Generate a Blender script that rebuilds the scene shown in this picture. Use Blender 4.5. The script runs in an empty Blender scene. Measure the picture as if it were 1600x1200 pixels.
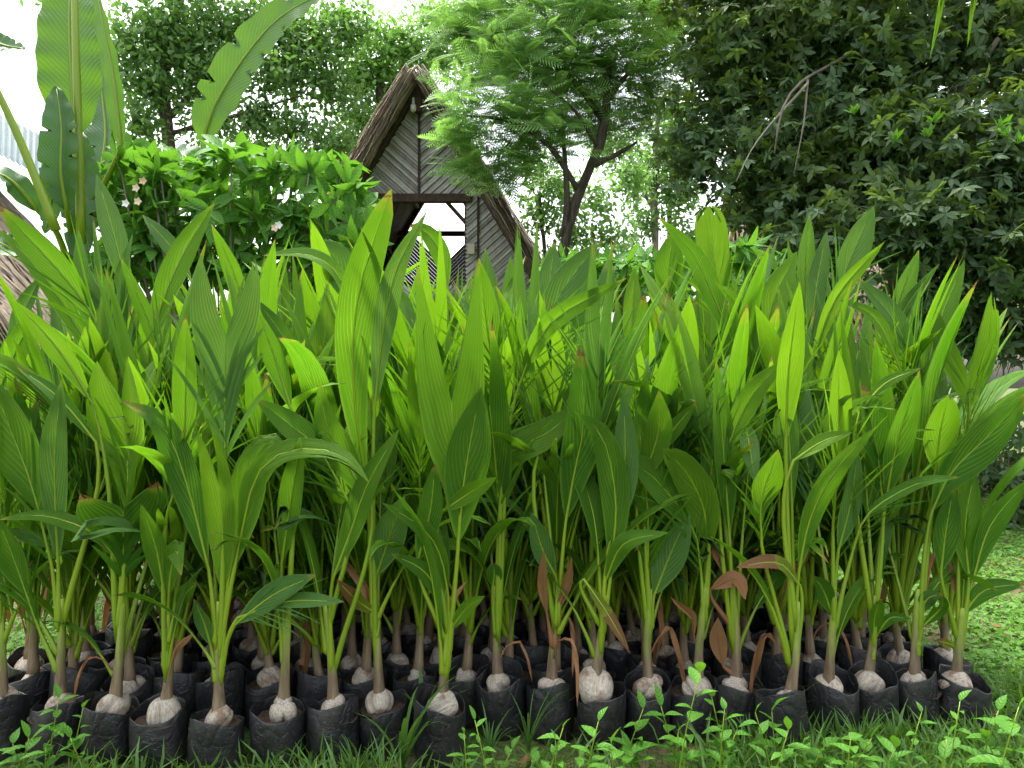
import bpy, math, random
import numpy as np
from mathutils import Vector, Matrix
random.seed(7); rng = np.random.default_rng(7)
S = bpy.context.scene
COL = S.collection
R = math.radians

# ------------------------------------------------------------------ camera, sky, sun, exposure
F = 1150.0; CAMZ = 1.35
cam = bpy.data.cameras.new('camera'); cam.sensor_width = 36; cam.lens = 36 * F / 1600; cam.clip_end = 600; cam.clip_start = .05
camo = bpy.data.objects.new('camera', cam); COL.objects.link(camo)
camo.location = (0, 0, CAMZ); camo.rotation_euler = (R(90), 0, 0); S.camera = camo
SUN_EL = R(70); SUN_AZ = R(-32)            # azimuth from +Y, negative = left of the view
W = bpy.data.worlds.new('World'); S.world = W; W.use_nodes = True
nt = W.node_tree
sky = nt.nodes.new('ShaderNodeTexSky'); sky.sky_type = 'NISHITA'; sky.sun_disc = False
sky.sun_elevation = SUN_EL; sky.sun_rotation = SUN_AZ; sky.air_density = 1.0; sky.dust_density = 6.0; sky.ozone_density = 1.0
bg = nt.nodes['Background']; bg.inputs[1].default_value = .15
hs_ = nt.nodes.new('ShaderNodeHueSaturation'); hs_.inputs['Saturation'].default_value = .35
nt.links.new(sky.outputs[0], hs_.inputs['Color']); nt.links.new(hs_.outputs[0], bg.inputs[0])
sl = bpy.data.lights.new('sun', 'SUN'); sl.energy = 1.4; sl.angle = R(10); sl.color = (1, .95, .86)
so = bpy.data.objects.new('sun', sl); COL.objects.link(so)
sd = Vector((math.sin(SUN_AZ) * math.cos(SUN_EL), math.cos(SUN_AZ) * math.cos(SUN_EL), math.sin(SUN_EL)))
so.rotation_euler = sd.to_track_quat('Z', 'Y').to_euler(); so.location = sd * 40
S.view_settings.view_transform = 'Standard'; S.view_settings.look = 'None'
S.view_settings.exposure = 2.18; S.view_settings.gamma = 1

def P(px, py, D):                           # photo pixel at a known distance -> point
    return Vector(((px - 800) / F * D, D, CAMZ - (py - 600) / F * D))

# ------------------------------------------------------------------ materials
def newmat(name):
    m = bpy.data.materials.new(name); m.use_nodes = True
    t = m.node_tree; t.nodes.clear()
    return m, t
def N(t, typ, **kw):
    n = t.nodes.new(typ)
    for k, v in kw.items():
        if k.startswith('i_'):
            key = k[2:]
            n.inputs[int(key) if key.isdigit() else key.replace('_', ' ')].default_value = v
        else: setattr(n, k, v)
    return n
def L(t, a, b): t.links.new(a, b)
def mixc(t, fac, a, b, mode='MIX'):
    n = t.nodes.new('ShaderNodeMix'); n.data_type = 'RGBA'; n.blend_type = mode
    for s, v in ((n.inputs[0], fac), (n.inputs[6], a), (n.inputs[7], b)):
        if hasattr(v, 'is_output'): L(t, v, s)
        elif isinstance(v, (int, float)): s.default_value = v
        else: s.default_value = (*v, 1)
    return n.outputs[2]
def ramp(t, fac, stops):
    n = t.nodes.new('ShaderNodeValToRGB'); L(t, fac, n.inputs[0])
    el = n.color_ramp.elements
    while len(el) < len(stops): el.new(.5)
    for e, (p, c) in zip(el, stops):
        e.position = p; e.color = (*c, 1) if not isinstance(c, (int, float)) else (c, c, c, 1)
    return n.outputs[0]
def math_(t, op, a, b=None, c=None):
    n = t.nodes.new('ShaderNodeMath'); n.operation = op
    for k, v in enumerate((a, b, c)):
        if v is None: continue
        if hasattr(v, 'is_output'): L(t, v, n.inputs[k])
        else: n.inputs[k].default_value = v
    return n.outputs[0]
def noise(t, scale, detail=3, vec=None, rough=.55):
    n = N(t, 'ShaderNodeTexNoise'); n.inputs['Scale'].default_value = scale; n.inputs['Detail'].default_value = detail
    n.inputs['Roughness'].default_value = rough
    if vec is not None: L(t, vec, n.inputs['Vector'])
    return n.outputs[0]
def mapping(t, vec, sc):
    n = N(t, 'ShaderNodeMapping'); n.inputs['Scale'].default_value = sc; L(t, vec, n.inputs[0]); return n.outputs[0]
def finish(t, col, rough=.6, spec=.4, trans=None, tfac=0., bump=None, bstr=.3, bdist=.01):
    p = N(t, 'ShaderNodeBsdfPrincipled'); o = N(t, 'ShaderNodeOutputMaterial')
    if hasattr(col, 'is_output'): L(t, col, p.inputs['Base Color'])
    else: p.inputs['Base Color'].default_value = (*col, 1)
    if hasattr(rough, 'is_output'): L(t, rough, p.inputs['Roughness'])
    else: p.inputs['Roughness'].default_value = rough
    p.inputs['Specular IOR Level'].default_value = spec
    if bump is not None:
        b = N(t, 'ShaderNodeBump'); b.inputs['Strength'].default_value = bstr; b.inputs['Distance'].default_value = bdist
        L(t, bump, b.inputs['Height']); L(t, b.outputs[0], p.inputs['Normal'])
    if trans is None: L(t, p.outputs[0], o.inputs[0]); return p
    tr = N(t, 'ShaderNodeBsdfTranslucent')
    if hasattr(trans, 'is_output'): L(t, trans, tr.inputs[0])
    else: tr.inputs[0].default_value = (*trans, 1)
    mx = N(t, 'ShaderNodeMixShader'); mx.inputs[0].default_value = tfac
    L(t, p.outputs[0], mx.inputs[1]); L(t, tr.outputs[0], mx.inputs[2]); L(t, mx.outputs[0], o.inputs[0])
    return p

def palm_leaf_mat(name, a, b, ta, tb, pleats, brown_from, tfac=.5, rough=.5):
    m, t = newmat(name)
    uv = N(t, 'ShaderNodeUVMap'); sp = N(t, 'ShaderNodeSeparateXYZ'); L(t, uv.outputs[0], sp.inputs[0])
    oi = N(t, 'ShaderNodeObjectInfo'); geo = N(t, 'ShaderNodeTexCoord')
    U, V, rnd = sp.outputs[0], sp.outputs[1], oi.outputs['Random']
    ph = math_(t, 'MULTIPLY', U, pleats * 2 * math.pi)
    st = math_(t, 'POWER', math_(t, 'MULTIPLY_ADD', math_(t, 'COSINE', ph), .5, .5), 5.0); st = math_(t, 'MULTIPLY', st, ramp(t, noise(t, 5, 3, geo.outputs['Object']), [(.3, .25), (.7, 1.)]))     # pale vein along each fold
    fine = math_(t, 'MULTIPLY_ADD', math_(t, 'COSINE', math_(t, 'MULTIPLY', ph, 4.0)), .5, .5)
    nz = noise(t, 9, 4, geo.outputs['Object'])
    base = mixc(t, rnd, a, b)
    base = mixc(t, math_(t, 'MULTIPLY', nz, .55), base, tuple(x * .55 for x in a))
    base = mixc(t, math_(t, 'MULTIPLY', fine, .12), base, (.02, .05, .01))
    base = mixc(t, math_(t, 'MULTIPLY', st, .55), base, (.22, .36, .05))
    tc = mixc(t, rnd, ta, tb)
    tc = mixc(t, math_(t, 'MULTIPLY', nz, .5), tc, tuple(x * .6 for x in ta))
    tc = mixc(t, math_(t, 'MULTIPLY', st, .45), tc, (.30, .42, .06))
    # dry tips and spots
    bn = math_(t, 'MULTIPLY_ADD', noise(t, 30, 3, geo.outputs['Object']), .16, -.08)
    thr = math_(t, 'MULTIPLY_ADD', rnd, .16, brown_from)
    dry = math_(t, 'MULTIPLY', math_(t, 'GREATER_THAN', math_(t, 'ADD', V, bn), thr), .9)
    edge = math_(t, 'MULTIPLY', math_(t, 'SUBTRACT', math_(t, 'ADD', V, bn), math_(t, 'SUBTRACT', thr, .08)), 9); 
    edge = math_(t, 'MINIMUM', math_(t, 'MAXIMUM', edge, 0), .6)
    base = mixc(t, edge, base, (.30, .27, .03)); tc = mixc(t, edge, tc, (.24, .22, .02))
    base = mixc(t, dry, base, (.22, .10, .05)); tc = mixc(t, dry, tc, (.13, .055, .025))
    spots = math_(t, 'GREATER_THAN', noise(t, 26, 4, geo.outputs['Object'], .65), .72)
    base = mixc(t, math_(t, 'MULTIPLY', spots, .75), base, (.26, .19, .07)); tc = mixc(t, math_(t, 'MULTIPLY', spots, .7), tc, (.10, .07, .02))
    finish(t, base, math_(t, 'MULTIPLY_ADD', nz, .25, rough - .02), .24, tc, tfac, bump=fine, bstr=.25, bdist=.0015)
    return m
M_LEAF = palm_leaf_mat('palm_leaf', (.05, .175, .009), (.098, .25, .010), (.07, .215, .004), (.13, .30, .006), 9, .94)
M_LEAFB = palm_leaf_mat('palm_leaf_backlit', (.078, .215, .008), (.125, .275, .010), (.11, .285, .004), (.175, .36, .006), 9, .95, .5)  # brighter copy of the leaf, backlit glow put into its colours
M_LEAFG = palm_leaf_mat('palm_leaf_sky_sheen', (.055, .155, .03), (.085, .205, .04), (.07, .19, .012), (.11, .24, .016), 9, .95, .34, .52)  # greyer copy of the leaf, sky sheen put into its colours
M_LEAFT = palm_leaf_mat('palm_leaf_drying', (.16, .2, .02), (.25, .2, .03), (.45, .5, .02), (.5, .4, .04), 9, .45, .5)

def simple_leaf(name, a, b, ta, tfac, rough=.35, scale=3, veins=0, spec=.5, patch=None):
    m, t = newmat(name)
    tc = N(t, 'ShaderNodeTexCoord'); oi = N(t, 'ShaderNodeObjectInfo')
    at = N(t, 'ShaderNodeAttribute'); at.attribute_name = 'tint'
    nz = noise(t, scale, 3, tc.outputs['Object'])
    f = math_(t, 'MINIMUM', math_(t, 'ADD', math_(t, 'MULTIPLY', at.outputs['Fac'], .65), math_(t, 'MULTIPLY', math_(t, 'ADD', nz, oi.outputs['Random']), .3)), 1.)
    col = mixc(t, f, a, b); tr = mixc(t, f, tuple(x * .6 for x in ta), ta)
    if patch:
        backlit_f = math_(t, 'MULTIPLY', ramp(t, noise(t, .55, 2, tc.outputs['Object']), [(.48, 0.), (.68, 1.)]), .5); col = mixc(t, backlit_f, col, patch); tr = mixc(t, backlit_f, tr, tuple(min(.7, x * 2.6) for x in patch))  # broad yellow-green patches paint backlit foliage into the leaf colour
    bump = None
    if veins:
        uv = N(t, 'ShaderNodeUVMap'); sp = N(t, 'ShaderNodeSeparateXYZ'); L(t, uv.outputs[0], sp.inputs[0])
        ph = math_(t, 'ADD', math_(t, 'MULTIPLY', sp.outputs[1], veins), math_(t, 'MULTIPLY', math_(t, 'ABSOLUTE', math_(t, 'SUBTRACT', sp.outputs[0], .5)), -veins * .35))
        w = math_(t, 'MULTIPLY_ADD', math_(t, 'COSINE', math_(t, 'MULTIPLY', ph, 6.283)), .5, .5)
        col = mixc(t, math_(t, 'MULTIPLY', math_(t, 'POWER', w, 4.), .35), col, tuple(min(1, x * 1.9) for x in b)); bump = w
    finish(t, col, rough, spec, tr, tfac, bump=bump, bstr=.35, bdist=.004)
    return m
M_SHRUB = simple_leaf('shrub_leaf', (.042, .135, .02), (.10, .25, .032), (.16, .40, .025), .38, .62, 3, 7, .2)
M_DARK = simple_leaf('dark_tree_leaf', (.032, .074, .03), (.078, .14, .058), (.2, .32, .03), .34, .5, 1.2, 0, .35, (.12, .18, .035))
M_NEEM = simple_leaf('feathery_leaf', (.125, .26, .065), (.235, .40, .12), (.28, .54, .09), .48, .6, .7, 0, .2)
M_PALE = simple_leaf('pale_tree_leaf', (.065, .16, .04), (.15, .275, .075), (.2, .42, .06), .42, .5, 1.0)
M_BANANA = simple_leaf('banana_leaf', (.05, .15, .018), (.085, .21, .025), (.16, .34, .02), .5, .38, 2, 34)
M_BANDK = simple_leaf('banana_leaf_dark', (.03, .095, .018), (.05, .13, .025), (.10, .28, .03), .25, .42, 2, 34)  # darker, less translucent variant of the banana leaf
M_WEED = simple_leaf('weed_leaf', (.05, .17, .018), (.11, .28, .025), (.16, .38, .02), .4, .52, 6, 6, .3)
M_GRASS = simple_leaf('grass_blade', (.045, .13, .02), (.12, .24, .045), (.22, .45, .04), .4, .5, 4)
M_CLOVER = simple_leaf('clover_leaf', (.05, .14, .02), (.12, .26, .045), (.2, .44, .04), .35, .6, 2, 0, .2)
M_STRAW = simple_leaf('straw', (.20, .14, .06), (.36, .27, .13), (.3, .22, .1), .2, .8, 6)
M_DEAD = simple_leaf('dead_palm_leaf', (.24, .11, .05), (.52, .31, .15), (.5, .22, .07), .35, .7, 14, 0, .2)

def noisy(name, a, b, scale=8, rough=.8, stretch=(1, 1, 1), bstr=.4, bdist=.01, spec=.3, detail=5):
    m, t = newmat(name); tc = N(t, 'ShaderNodeTexCoord'); oi = N(t, 'ShaderNodeObjectInfo')
    v = mapping(t, tc.outputs['Object'], stretch)
    n1 = noise(t, scale, detail, v, .62); n2 = noise(t, scale * .23, 3, v)
    f = math_(t, 'ADD', math_(t, 'MULTIPLY', n1, .75), math_(t, 'MULTIPLY_ADD', n2, .5, -.12))
    f = math_(t, 'ADD', f, math_(t, 'MULTIPLY_ADD', oi.outputs['Random'], .3, -.15))
    finish(t, ramp(t, f, [(.3, a), (.72, b)]), rough, spec, bump=n1, bstr=bstr, bdist=bdist)
    return m
M_SOIL = noisy('potting_soil', (.018, .012, .008), (.09, .06, .04), 60, .95, bstr=.9, bdist=.006)
def husk_mat():
    m, t = newmat('coconut_husk'); tc = N(t, 'ShaderNodeTexCoord'); oi = N(t, 'ShaderNodeObjectInfo')
    f1 = noise(t, 55, 5, mapping(t, tc.outputs['Object'], (3, 3, .22)), .7); f2 = noise(t, 22, 4, tc.outputs['Object']); f3 = noise(t, 130, 3, tc.outputs['Object'], .7)
    c = ramp(t, f1, [(.3, (.24, .185, .13)), (.55, (.46, .41, .335)), (.8, (.58, .53, .46))])
    c = mixc(t, ramp(t, math_(t, 'ADD', f2, math_(t, 'MULTIPLY_ADD', oi.outputs['Random'], .24, -.12)), [(.5, 0.), (.68, .8)]), c, (.17, .105, .06))
    finish(t, mixc(t, math_(t, 'MULTIPLY', math_(t, 'GREATER_THAN', f3, .62), .45), c, (.10, .065, .04)), .9, .2, bump=math_(t, 'ADD', f1, math_(t, 'MULTIPLY', f2, .8)), bstr=.9, bdist=.005)
    return m
M_HUSK = husk_mat()
M_BARK = noisy('bark', (.035, .028, .02), (.13, .11, .085), 14, .9, (2, 2, .4), .8, .02)
M_PALEBARK = noisy('pale_bark', (.09, .08, .06), (.22, .2, .155), 14, .9, (2, 2, .4), .6, .01)
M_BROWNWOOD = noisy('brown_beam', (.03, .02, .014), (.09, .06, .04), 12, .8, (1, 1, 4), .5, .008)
M_SLAT = noisy('weathered_slat', (.16, .15, .14), (.52, .51, .49), 13, .75, (.5, .5, 5), .5, .004)
M_THATCH = noisy('thatch', (.15, .12, .085), (.44, .37, .29), 7, .9, (1, 1, 1), .5, .01)
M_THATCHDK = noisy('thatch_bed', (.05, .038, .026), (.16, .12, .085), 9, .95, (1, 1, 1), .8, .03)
M_BLUE = noisy('painted_metal', (.06, .10, .11), (.09, .135, .145), 3, .5, (1, 1, 1), .1, .002)
M_WHITE = noisy('white_petal', (.7, .7, .66), (.82, .82, .8), 5, .6)
M_PEACH = noisy('faded_petal', (.6, .42, .28), (.75, .6, .45), 5, .6)
M_LAMP = noisy('lamp_glass', (.72, .76, .74), (.8, .82, .8), 3, .25, bstr=0)
M_STEMGREEN = simple_leaf('green_stem', (.15, .27, .012), (.30, .38, .02), (.3, .45, .02), .15, .35, 6)

def stem_mat():
    m, t = newmat('palm_stem'); tc = N(t, 'ShaderNodeTexCoord'); uv = N(t, 'ShaderNodeUVMap')
    sp = N(t, 'ShaderNodeSeparateXYZ'); L(t, uv.outputs[0], sp.inputs[0])
    n1 = noise(t, 40, 4, mapping(t, tc.outputs['Object'], (1, 1, .12))); n2 = noise(t, 7, 2, tc.outputs['Object'])
    br = ramp(t, n1, [(.3, (.09, .06, .035)), (.7, (.27, .2, .12))])
    gr = ramp(t, n1, [(.3, (.12, .2, .02)), (.7, (.26, .33, .04))])
    f = math_(t, 'ADD', math_(t, 'MULTIPLY', sp.outputs[1], 2.4), math_(t, 'MULTIPLY_ADD', n2, 1.6, -1.55))
    finish(t, mixc(t, math_(t, 'MINIMUM', math_(t, 'MAXIMUM', f, 0.), 1.), br, gr), .6, .35, bump=n1, bstr=.5, bdist=.003)
    return m
M_STEM = stem_mat()
def math_v(t, vec, n):
    m_ = N(t, 'ShaderNodeVectorMath'); m_.operation = 'MULTIPLY_ADD'; m_.inputs[1].default_value = (1, 1, 1); L(t, vec, m_.inputs[0])
    cb = N(t, 'ShaderNodeCombineXYZ'); L(t, math_(t, 'MULTIPLY', n, .12), cb.inputs[0]); L(t, math_(t, 'MULTIPLY', n, .09), cb.inputs[2]); L(t, cb.outputs[0], m_.inputs[2]); return m_.outputs[0]
def bag_mat():
    m, t = newmat('black_polybag'); tc = N(t, 'ShaderNodeTexCoord'); oi = N(t, 'ShaderNodeObjectInfo')
    n1 = noise(t, 14, 4, mapping(t, tc.outputs['Object'], (1, 1, 1.7)), .6); n2 = noise(t, 120, 2, tc.outputs['Object']); n3 = noise(t, 5, 3, tc.outputs['Object'])
    vv_ = N(t, 'ShaderNodeTexVoronoi'); vv_.feature = 'DISTANCE_TO_EDGE'; vv_.inputs['Scale'].default_value = 16; L(t, mapping(t, math_v(t, tc.outputs['Object'], n1), (1, 1, .7)), vv_.inputs['Vector']); crs = math_(t, 'MINIMUM', math_(t, 'MULTIPLY', vv_.outputs[0], 6.), 1.)
    c = ramp(t, n3, [(.35, (.009, .0095, .011)), (.75, (.03, .03, .03))])
    c = mixc(t, math_(t, 'MULTIPLY', math_(t, 'GREATER_THAN', n2, .64), .3), c, (.12, .11, .095)); c = mixc(t, math_(t, 'MULTIPLY', ramp(t, noise(t, 9, 5, tc.outputs['Object'], .7), [(.5, 0.), (.8, 1.)]), .35), c, (.10, .09, .075))
    finish(t, c, ramp(t, n1, [(.3, .28), (.7, .55)]), .5, bump=math_(t, 'ADD', n1, math_(t, 'MULTIPLY', crs, .5)), bstr=.42, bdist=.009)
    return m
M_BAG = bag_mat()
def ground_mat():
    m, t = newmat('lawn_soil'); tc = N(t, 'ShaderNodeTexCoord')
    a = noise(t, 1.3, 5, tc.outputs['Object']); b = noise(t, 35, 4, tc.outputs['Object'])
    soil = ramp(t, b, [(.3, (.04, .028, .016)), (.7, (.15, .11, .06))])
    gr = ramp(t, b, [(.3, (.025, .06, .012)), (.7, (.08, .15, .03))])
    finish(t, mixc(t, ramp(t, a, [(.38, 0.), (.58, 1.)]), soil, gr), .95, .2, bump=b, bstr=.8, bdist=.02)
    return m
M_GROUND = ground_mat()

# ------------------------------------------------------------------ mesh helpers
def tag(o, label=None, cat=None, group=None, kind=None):
    if label: o['label'] = label
    if cat: o['category'] = cat
    if group: o['group'] = group
    if kind: o['kind'] = kind
    return o
def link(name, me, parent=None, loc=None):
    o = bpy.data.objects.new(name, me); COL.objects.link(o)
    if parent is not None: o.parent = parent
    if loc is not None: o.location = loc
    return o
def empty(name, loc, rz=0):
    o = bpy.data.objects.new(name, None); COL.objects.link(o); o.location = loc; o.rotation_euler = (0, 0, rz)
    o.empty_display_size = .05
    return o
def mesh(name, verts, faces, mat, uvs=None, smooth=True, tint=None):
    me = bpy.data.meshes.new(name)
    me.from_pydata([tuple(v) for v in verts], [], faces)
    if uvs is not None:
        ul = me.uv_layers.new(name='UVMap'); li = np.zeros(len(me.loops), dtype=np.int32); me.loops.foreach_get('vertex_index', li)
        ul.data.foreach_set('uv', np.asarray(uvs, dtype=np.float32)[li].ravel())
    if tint is not None:
        a = me.attributes.new('tint', 'FLOAT', 'POINT'); a.data.foreach_set('value', np.asarray(tint, dtype=np.float32))
    if smooth: me.polygons.foreach_set('use_smooth', [True] * len(me.polygons))
    me.materials.append(mat); me.update()
    return me
def catmull(pts, n):
    p = [np.array(q, dtype=float) for q in pts]
    if len(p) == 2: return np.array([p[0] + (p[1] - p[0]) * k / (n - 1) for k in range(n)])
    p = [2 * p[0] - p[1]] + p + [2 * p[-1] - p[-2]]
    seg = len(p) - 3; out = []
    ln = [np.linalg.norm(p[k + 2] - p[k + 1]) for k in range(seg)]; cum = np.concatenate([[0], np.cumsum(ln)])
    for k in range(n):
        d = cum[-1] * k / (n - 1); s = min(seg - 1, int(np.searchsorted(cum, d, side='right') - 1)); u = (d - cum[s]) / max(1e-9, ln[s])
        a, b, c, e = p[s:s + 4]
        out.append(.5 * ((2 * b) + (-a + c) * u + (2 * a - 5 * b + 4 * c - e) * u * u + (-a + 3 * b - 3 * c + e) * u ** 3))
    return np.array(out)
def unit(v): return v / (np.linalg.norm(v, axis=-1, keepdims=True) + 1e-12)
def tube_data(pts, radii, sides=8, cap=True):
    pts = np.asarray(pts, float); T = unit(np.gradient(pts, axis=0))
    ref = np.array([0.31, .17, .93]) if abs(T[0][2]) < .8 else np.array([.9, .3, .1])
    vs = []; fs = []; uv = []
    A = None
    for k in range(len(pts)):
        A = unit(np.cross(T[k], ref)) if A is None else unit(A - T[k] * np.dot(A, T[k]))
        B = np.cross(T[k], A)
        for q in range(sides):
            a = 2 * math.pi * q / sides
            vs.append(pts[k] + radii[k] * (A * math.cos(a) + B * math.sin(a))); uv.append((q / sides, k / (len(pts) - 1)))
    for k in range(len(pts) - 1):
        for q in range(sides):
            q2 = (q + 1) % sides
            fs.append((k * sides + q, k * sides + q2, (k + 1) * sides + q2, (k + 1) * sides + q))
    if cap:
        fs.append(tuple(reversed(range(sides)))); fs.append(tuple(range((len(pts) - 1) * sides, len(pts) * sides)))
    return vs, fs, uv
def tube(name, pts, r0, r1, mat, parent=None, n=10, sides=8, wob=0.):
    c = catmull(pts, n); rad = np.linspace(r0, r1, n)
    if wob: rad = rad * (1 + wob * rng.uniform(-1, 1, n)); c[1:-1] += rng.uniform(-1, 1, (n - 2, 3)) * r1 * wob
    v, f, u = tube_data(c, rad, sides)
    return link(name, mesh(name, v, f, mat, u), parent)
class MB:
    def __init__(s): s.v = []; s.f = []; s.u = []
    def add(s, v, f, u=None):
        o = len(s.v); s.v += [tuple(x) for x in v]; s.f += [tuple(i + o for i in q) for q in f]
        s.u += list(u) if u is not None else [(0, 0)] * len(v)
    def tube(s, pts, r0, r1, n=8, sides=6):
        c = catmull(pts, n); s.add(*tube_data(c, np.linspace(r0, r1, n), sides))
    def box(s, c, sz, rot=None):
        vs = [Vector((x * sz[0] / 2, y * sz[1] / 2, z * sz[2] / 2)) for x in (-1, 1) for y in (-1, 1) for z in (-1, 1)]
        if rot is not None: vs = [rot @ q for q in vs]
        vs = [q + Vector(c) for q in vs]
        s.add(vs, [(0, 1, 3, 2), (4, 6, 7, 5), (0, 4, 5, 1), (2, 3, 7, 6), (0, 2, 6, 4), (1, 5, 7, 3)])
    def build(s, name, mat, parent=None, smooth=False):
        return link(name, mesh(name, s.v, s.f, mat, s.u, smooth), parent)

# ------------------------------------------------------------------ palm leaf
def blade_data(path, Wd, hint, n=18, m=13, s=.7, s0=0., tipoff=0., tm=.5, blunt=.8, pleat=.6, fold=.22, twist=0., feather=0, wave=.0):
    """path: points blade base -> tip.  Two fused, pleated halves either side of the midrib that part into two lobes after s."""
    K = 60; C = catmull(path, K); Tn = unit(np.gradient(C, axis=0)); Lg = np.linalg.norm(np.diff(C, axis=0), axis=1).sum()
    hint = np.array(hint, float)
    Sd = unit(np.cross(Tn, hint)); Nn = np.cross(Sd, Tn)
    if twist:
        a = np.linspace(0, twist, K)[:, None]; Sd, Nn = Sd * np.cos(a) + Nn * np.sin(a), Nn * np.cos(a) - Sd * np.sin(a)
    def at(arr, t):
        x = np.clip(t, 0, 1) * (K - 1); k = np.minimum(x.astype(int), K - 2); u = (x - k)[..., None]
        return arr[k] * (1 - u) + arr[k + 1] * u
    r = tipoff / Wd
    def outer(t):
        q = np.clip((t - s0) / (1 - s0), 0, 1)
        up = np.sin(np.pi / 2 * np.minimum(q / tm, 1)) ** .85
        dn = r + (1 - r) * np.maximum(0, np.cos(np.pi / 2 * np.clip((q - tm) / (1 - tm), 0, 1))) ** blunt
        return Wd * np.where(q < tm, up, dn)
    def inner(t): return tipoff * np.clip((t - s) / (1 - s), 0, 1) ** 1.1
    vs = []; fs = []; uv = []
    ph = rng.uniform(0, 6.28); fray = rng.uniform(0, 1) < .6
    for sg in (1, -1):
        es = np.ones((n + 1, 1))
        if fray: es = 1 - np.repeat(rng.uniform(0, 1, n // 2 + 1) ** 2.2 * rng.uniform(.08, .26), 2)[:n + 1, None]
        o = len(vs)
        i = np.arange(n + 1)[:, None]; j = np.arange(m + 1)[None, :]
        ti = s0 + (s - s0) * i / n; v = (j / m) * np.ones_like(ti); t = ti + (1 - ti) * v * es
        e = np.where(i == 0, 1., np.sin(np.minimum(v / .6, 1) * np.pi / 2)); g = (1 - i / n) * e
        lat = inner(t) + (outer(t) - inner(t)) * g
        z = lat * math.tan(fold) + np.where(i % 2 == 1, 1., 0.) * pleat * 2 * (outer(t) - inner(t)) / n * np.minimum(1, 4 * v) * np.minimum(1, 5 * (1 - v))
        z = z + wave * np.sin(t * 7 + ph + sg) * lat
        pts = at(C, t) + sg * lat[..., None] * at(Sd, t) + z[..., None] * at(Nn, t)
        vs += list(pts.reshape(-1, 3)); uu = (i / n) * np.ones_like(t); uv += list(np.stack([uu, t], -1).reshape(-1, 2))
        for a in range(n):
            for b in range(m):
                q = (o + a * (m + 1) + b, o + a * (m + 1) + b + 1, o + (a + 1) * (m + 1) + b + 1, o + (a + 1) * (m + 1) + b)
                fs.append(q if sg > 0 else q[::-1])
    for k in range(feather):                                           # parted leaflets along the lower midrib
        for sg in (1, -1):
            t0 = .02 + (s0 + .12) * k / max(1, feather); al = R(rng.uniform(14, 34)); ll = Lg * rng.uniform(.38, .62); w = Wd * rng.uniform(.06, .1)
            c0 = at(C, np.array(t0)); T0 = at(Tn, np.array(t0)); S0 = at(Sd, np.array(t0)); N0 = at(Nn, np.array(t0))
            d = T0 * math.cos(al) + sg * S0 * math.sin(al); dr = rng.uniform(.02, .32); nz = rng.uniform(-.15, .25)
            o = len(vs); sd = np.cross(d, N0)
            for b in range(8):
                q = b / 7; pt = c0 + d * ll * q + np.array([0, 0, -1.]) * dr * ll * q * q + N0 * nz * ll * q; ww = w * (math.sin(math.pi * min(1, q * .75 + .25)) ** .8 if b < 7 else .02)
                vs += [pt - sd * ww, pt + N0 * ww * .35, pt + sd * ww]; uv += [(.03, .3 + .6 * q), (.055, .3 + .6 * q), (.08, .3 + .6 * q)]
            for b in range(7):
                for c in range(2): fs.append((o + b * 3 + c, o + b * 3 + c + 1, o + b * 3 + c + 4, o + b * 3 + c + 3))
    return vs, fs, uv, C
def petiole_data(origin, C, s, r0=.0115, r1=.006, pre=None):
    b = C[0]; T = unit(C[6] - C[0]); o = np.array(origin, float); d = np.linalg.norm(b - o)
    if pre is None:
        h1 = o + unit(unit(b - o) + np.array([0, 0, .7])) * d * .3; h2 = b - unit(T + unit(b - o)) * d * .3; q = np.linspace(0, 1, 9)[:, None]
        a = o * (1 - q) ** 3 + 3 * h1 * q * (1 - q) ** 2 + 3 * h2 * q * q * (1 - q) + b * q ** 3
    else: a = catmull([o] + pre + [b], 9)
    k = max(2, int(s * 59)); tail = C[[int(k * q / 7) for q in range(1, 8)]]
    pts = np.vstack([a, tail]); rad = np.concatenate([[.004], np.linspace(r0, r1, 8), np.linspace(r1 * .85, .0010, 7)])
    return tube_data(pts, rad, 6)

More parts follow.
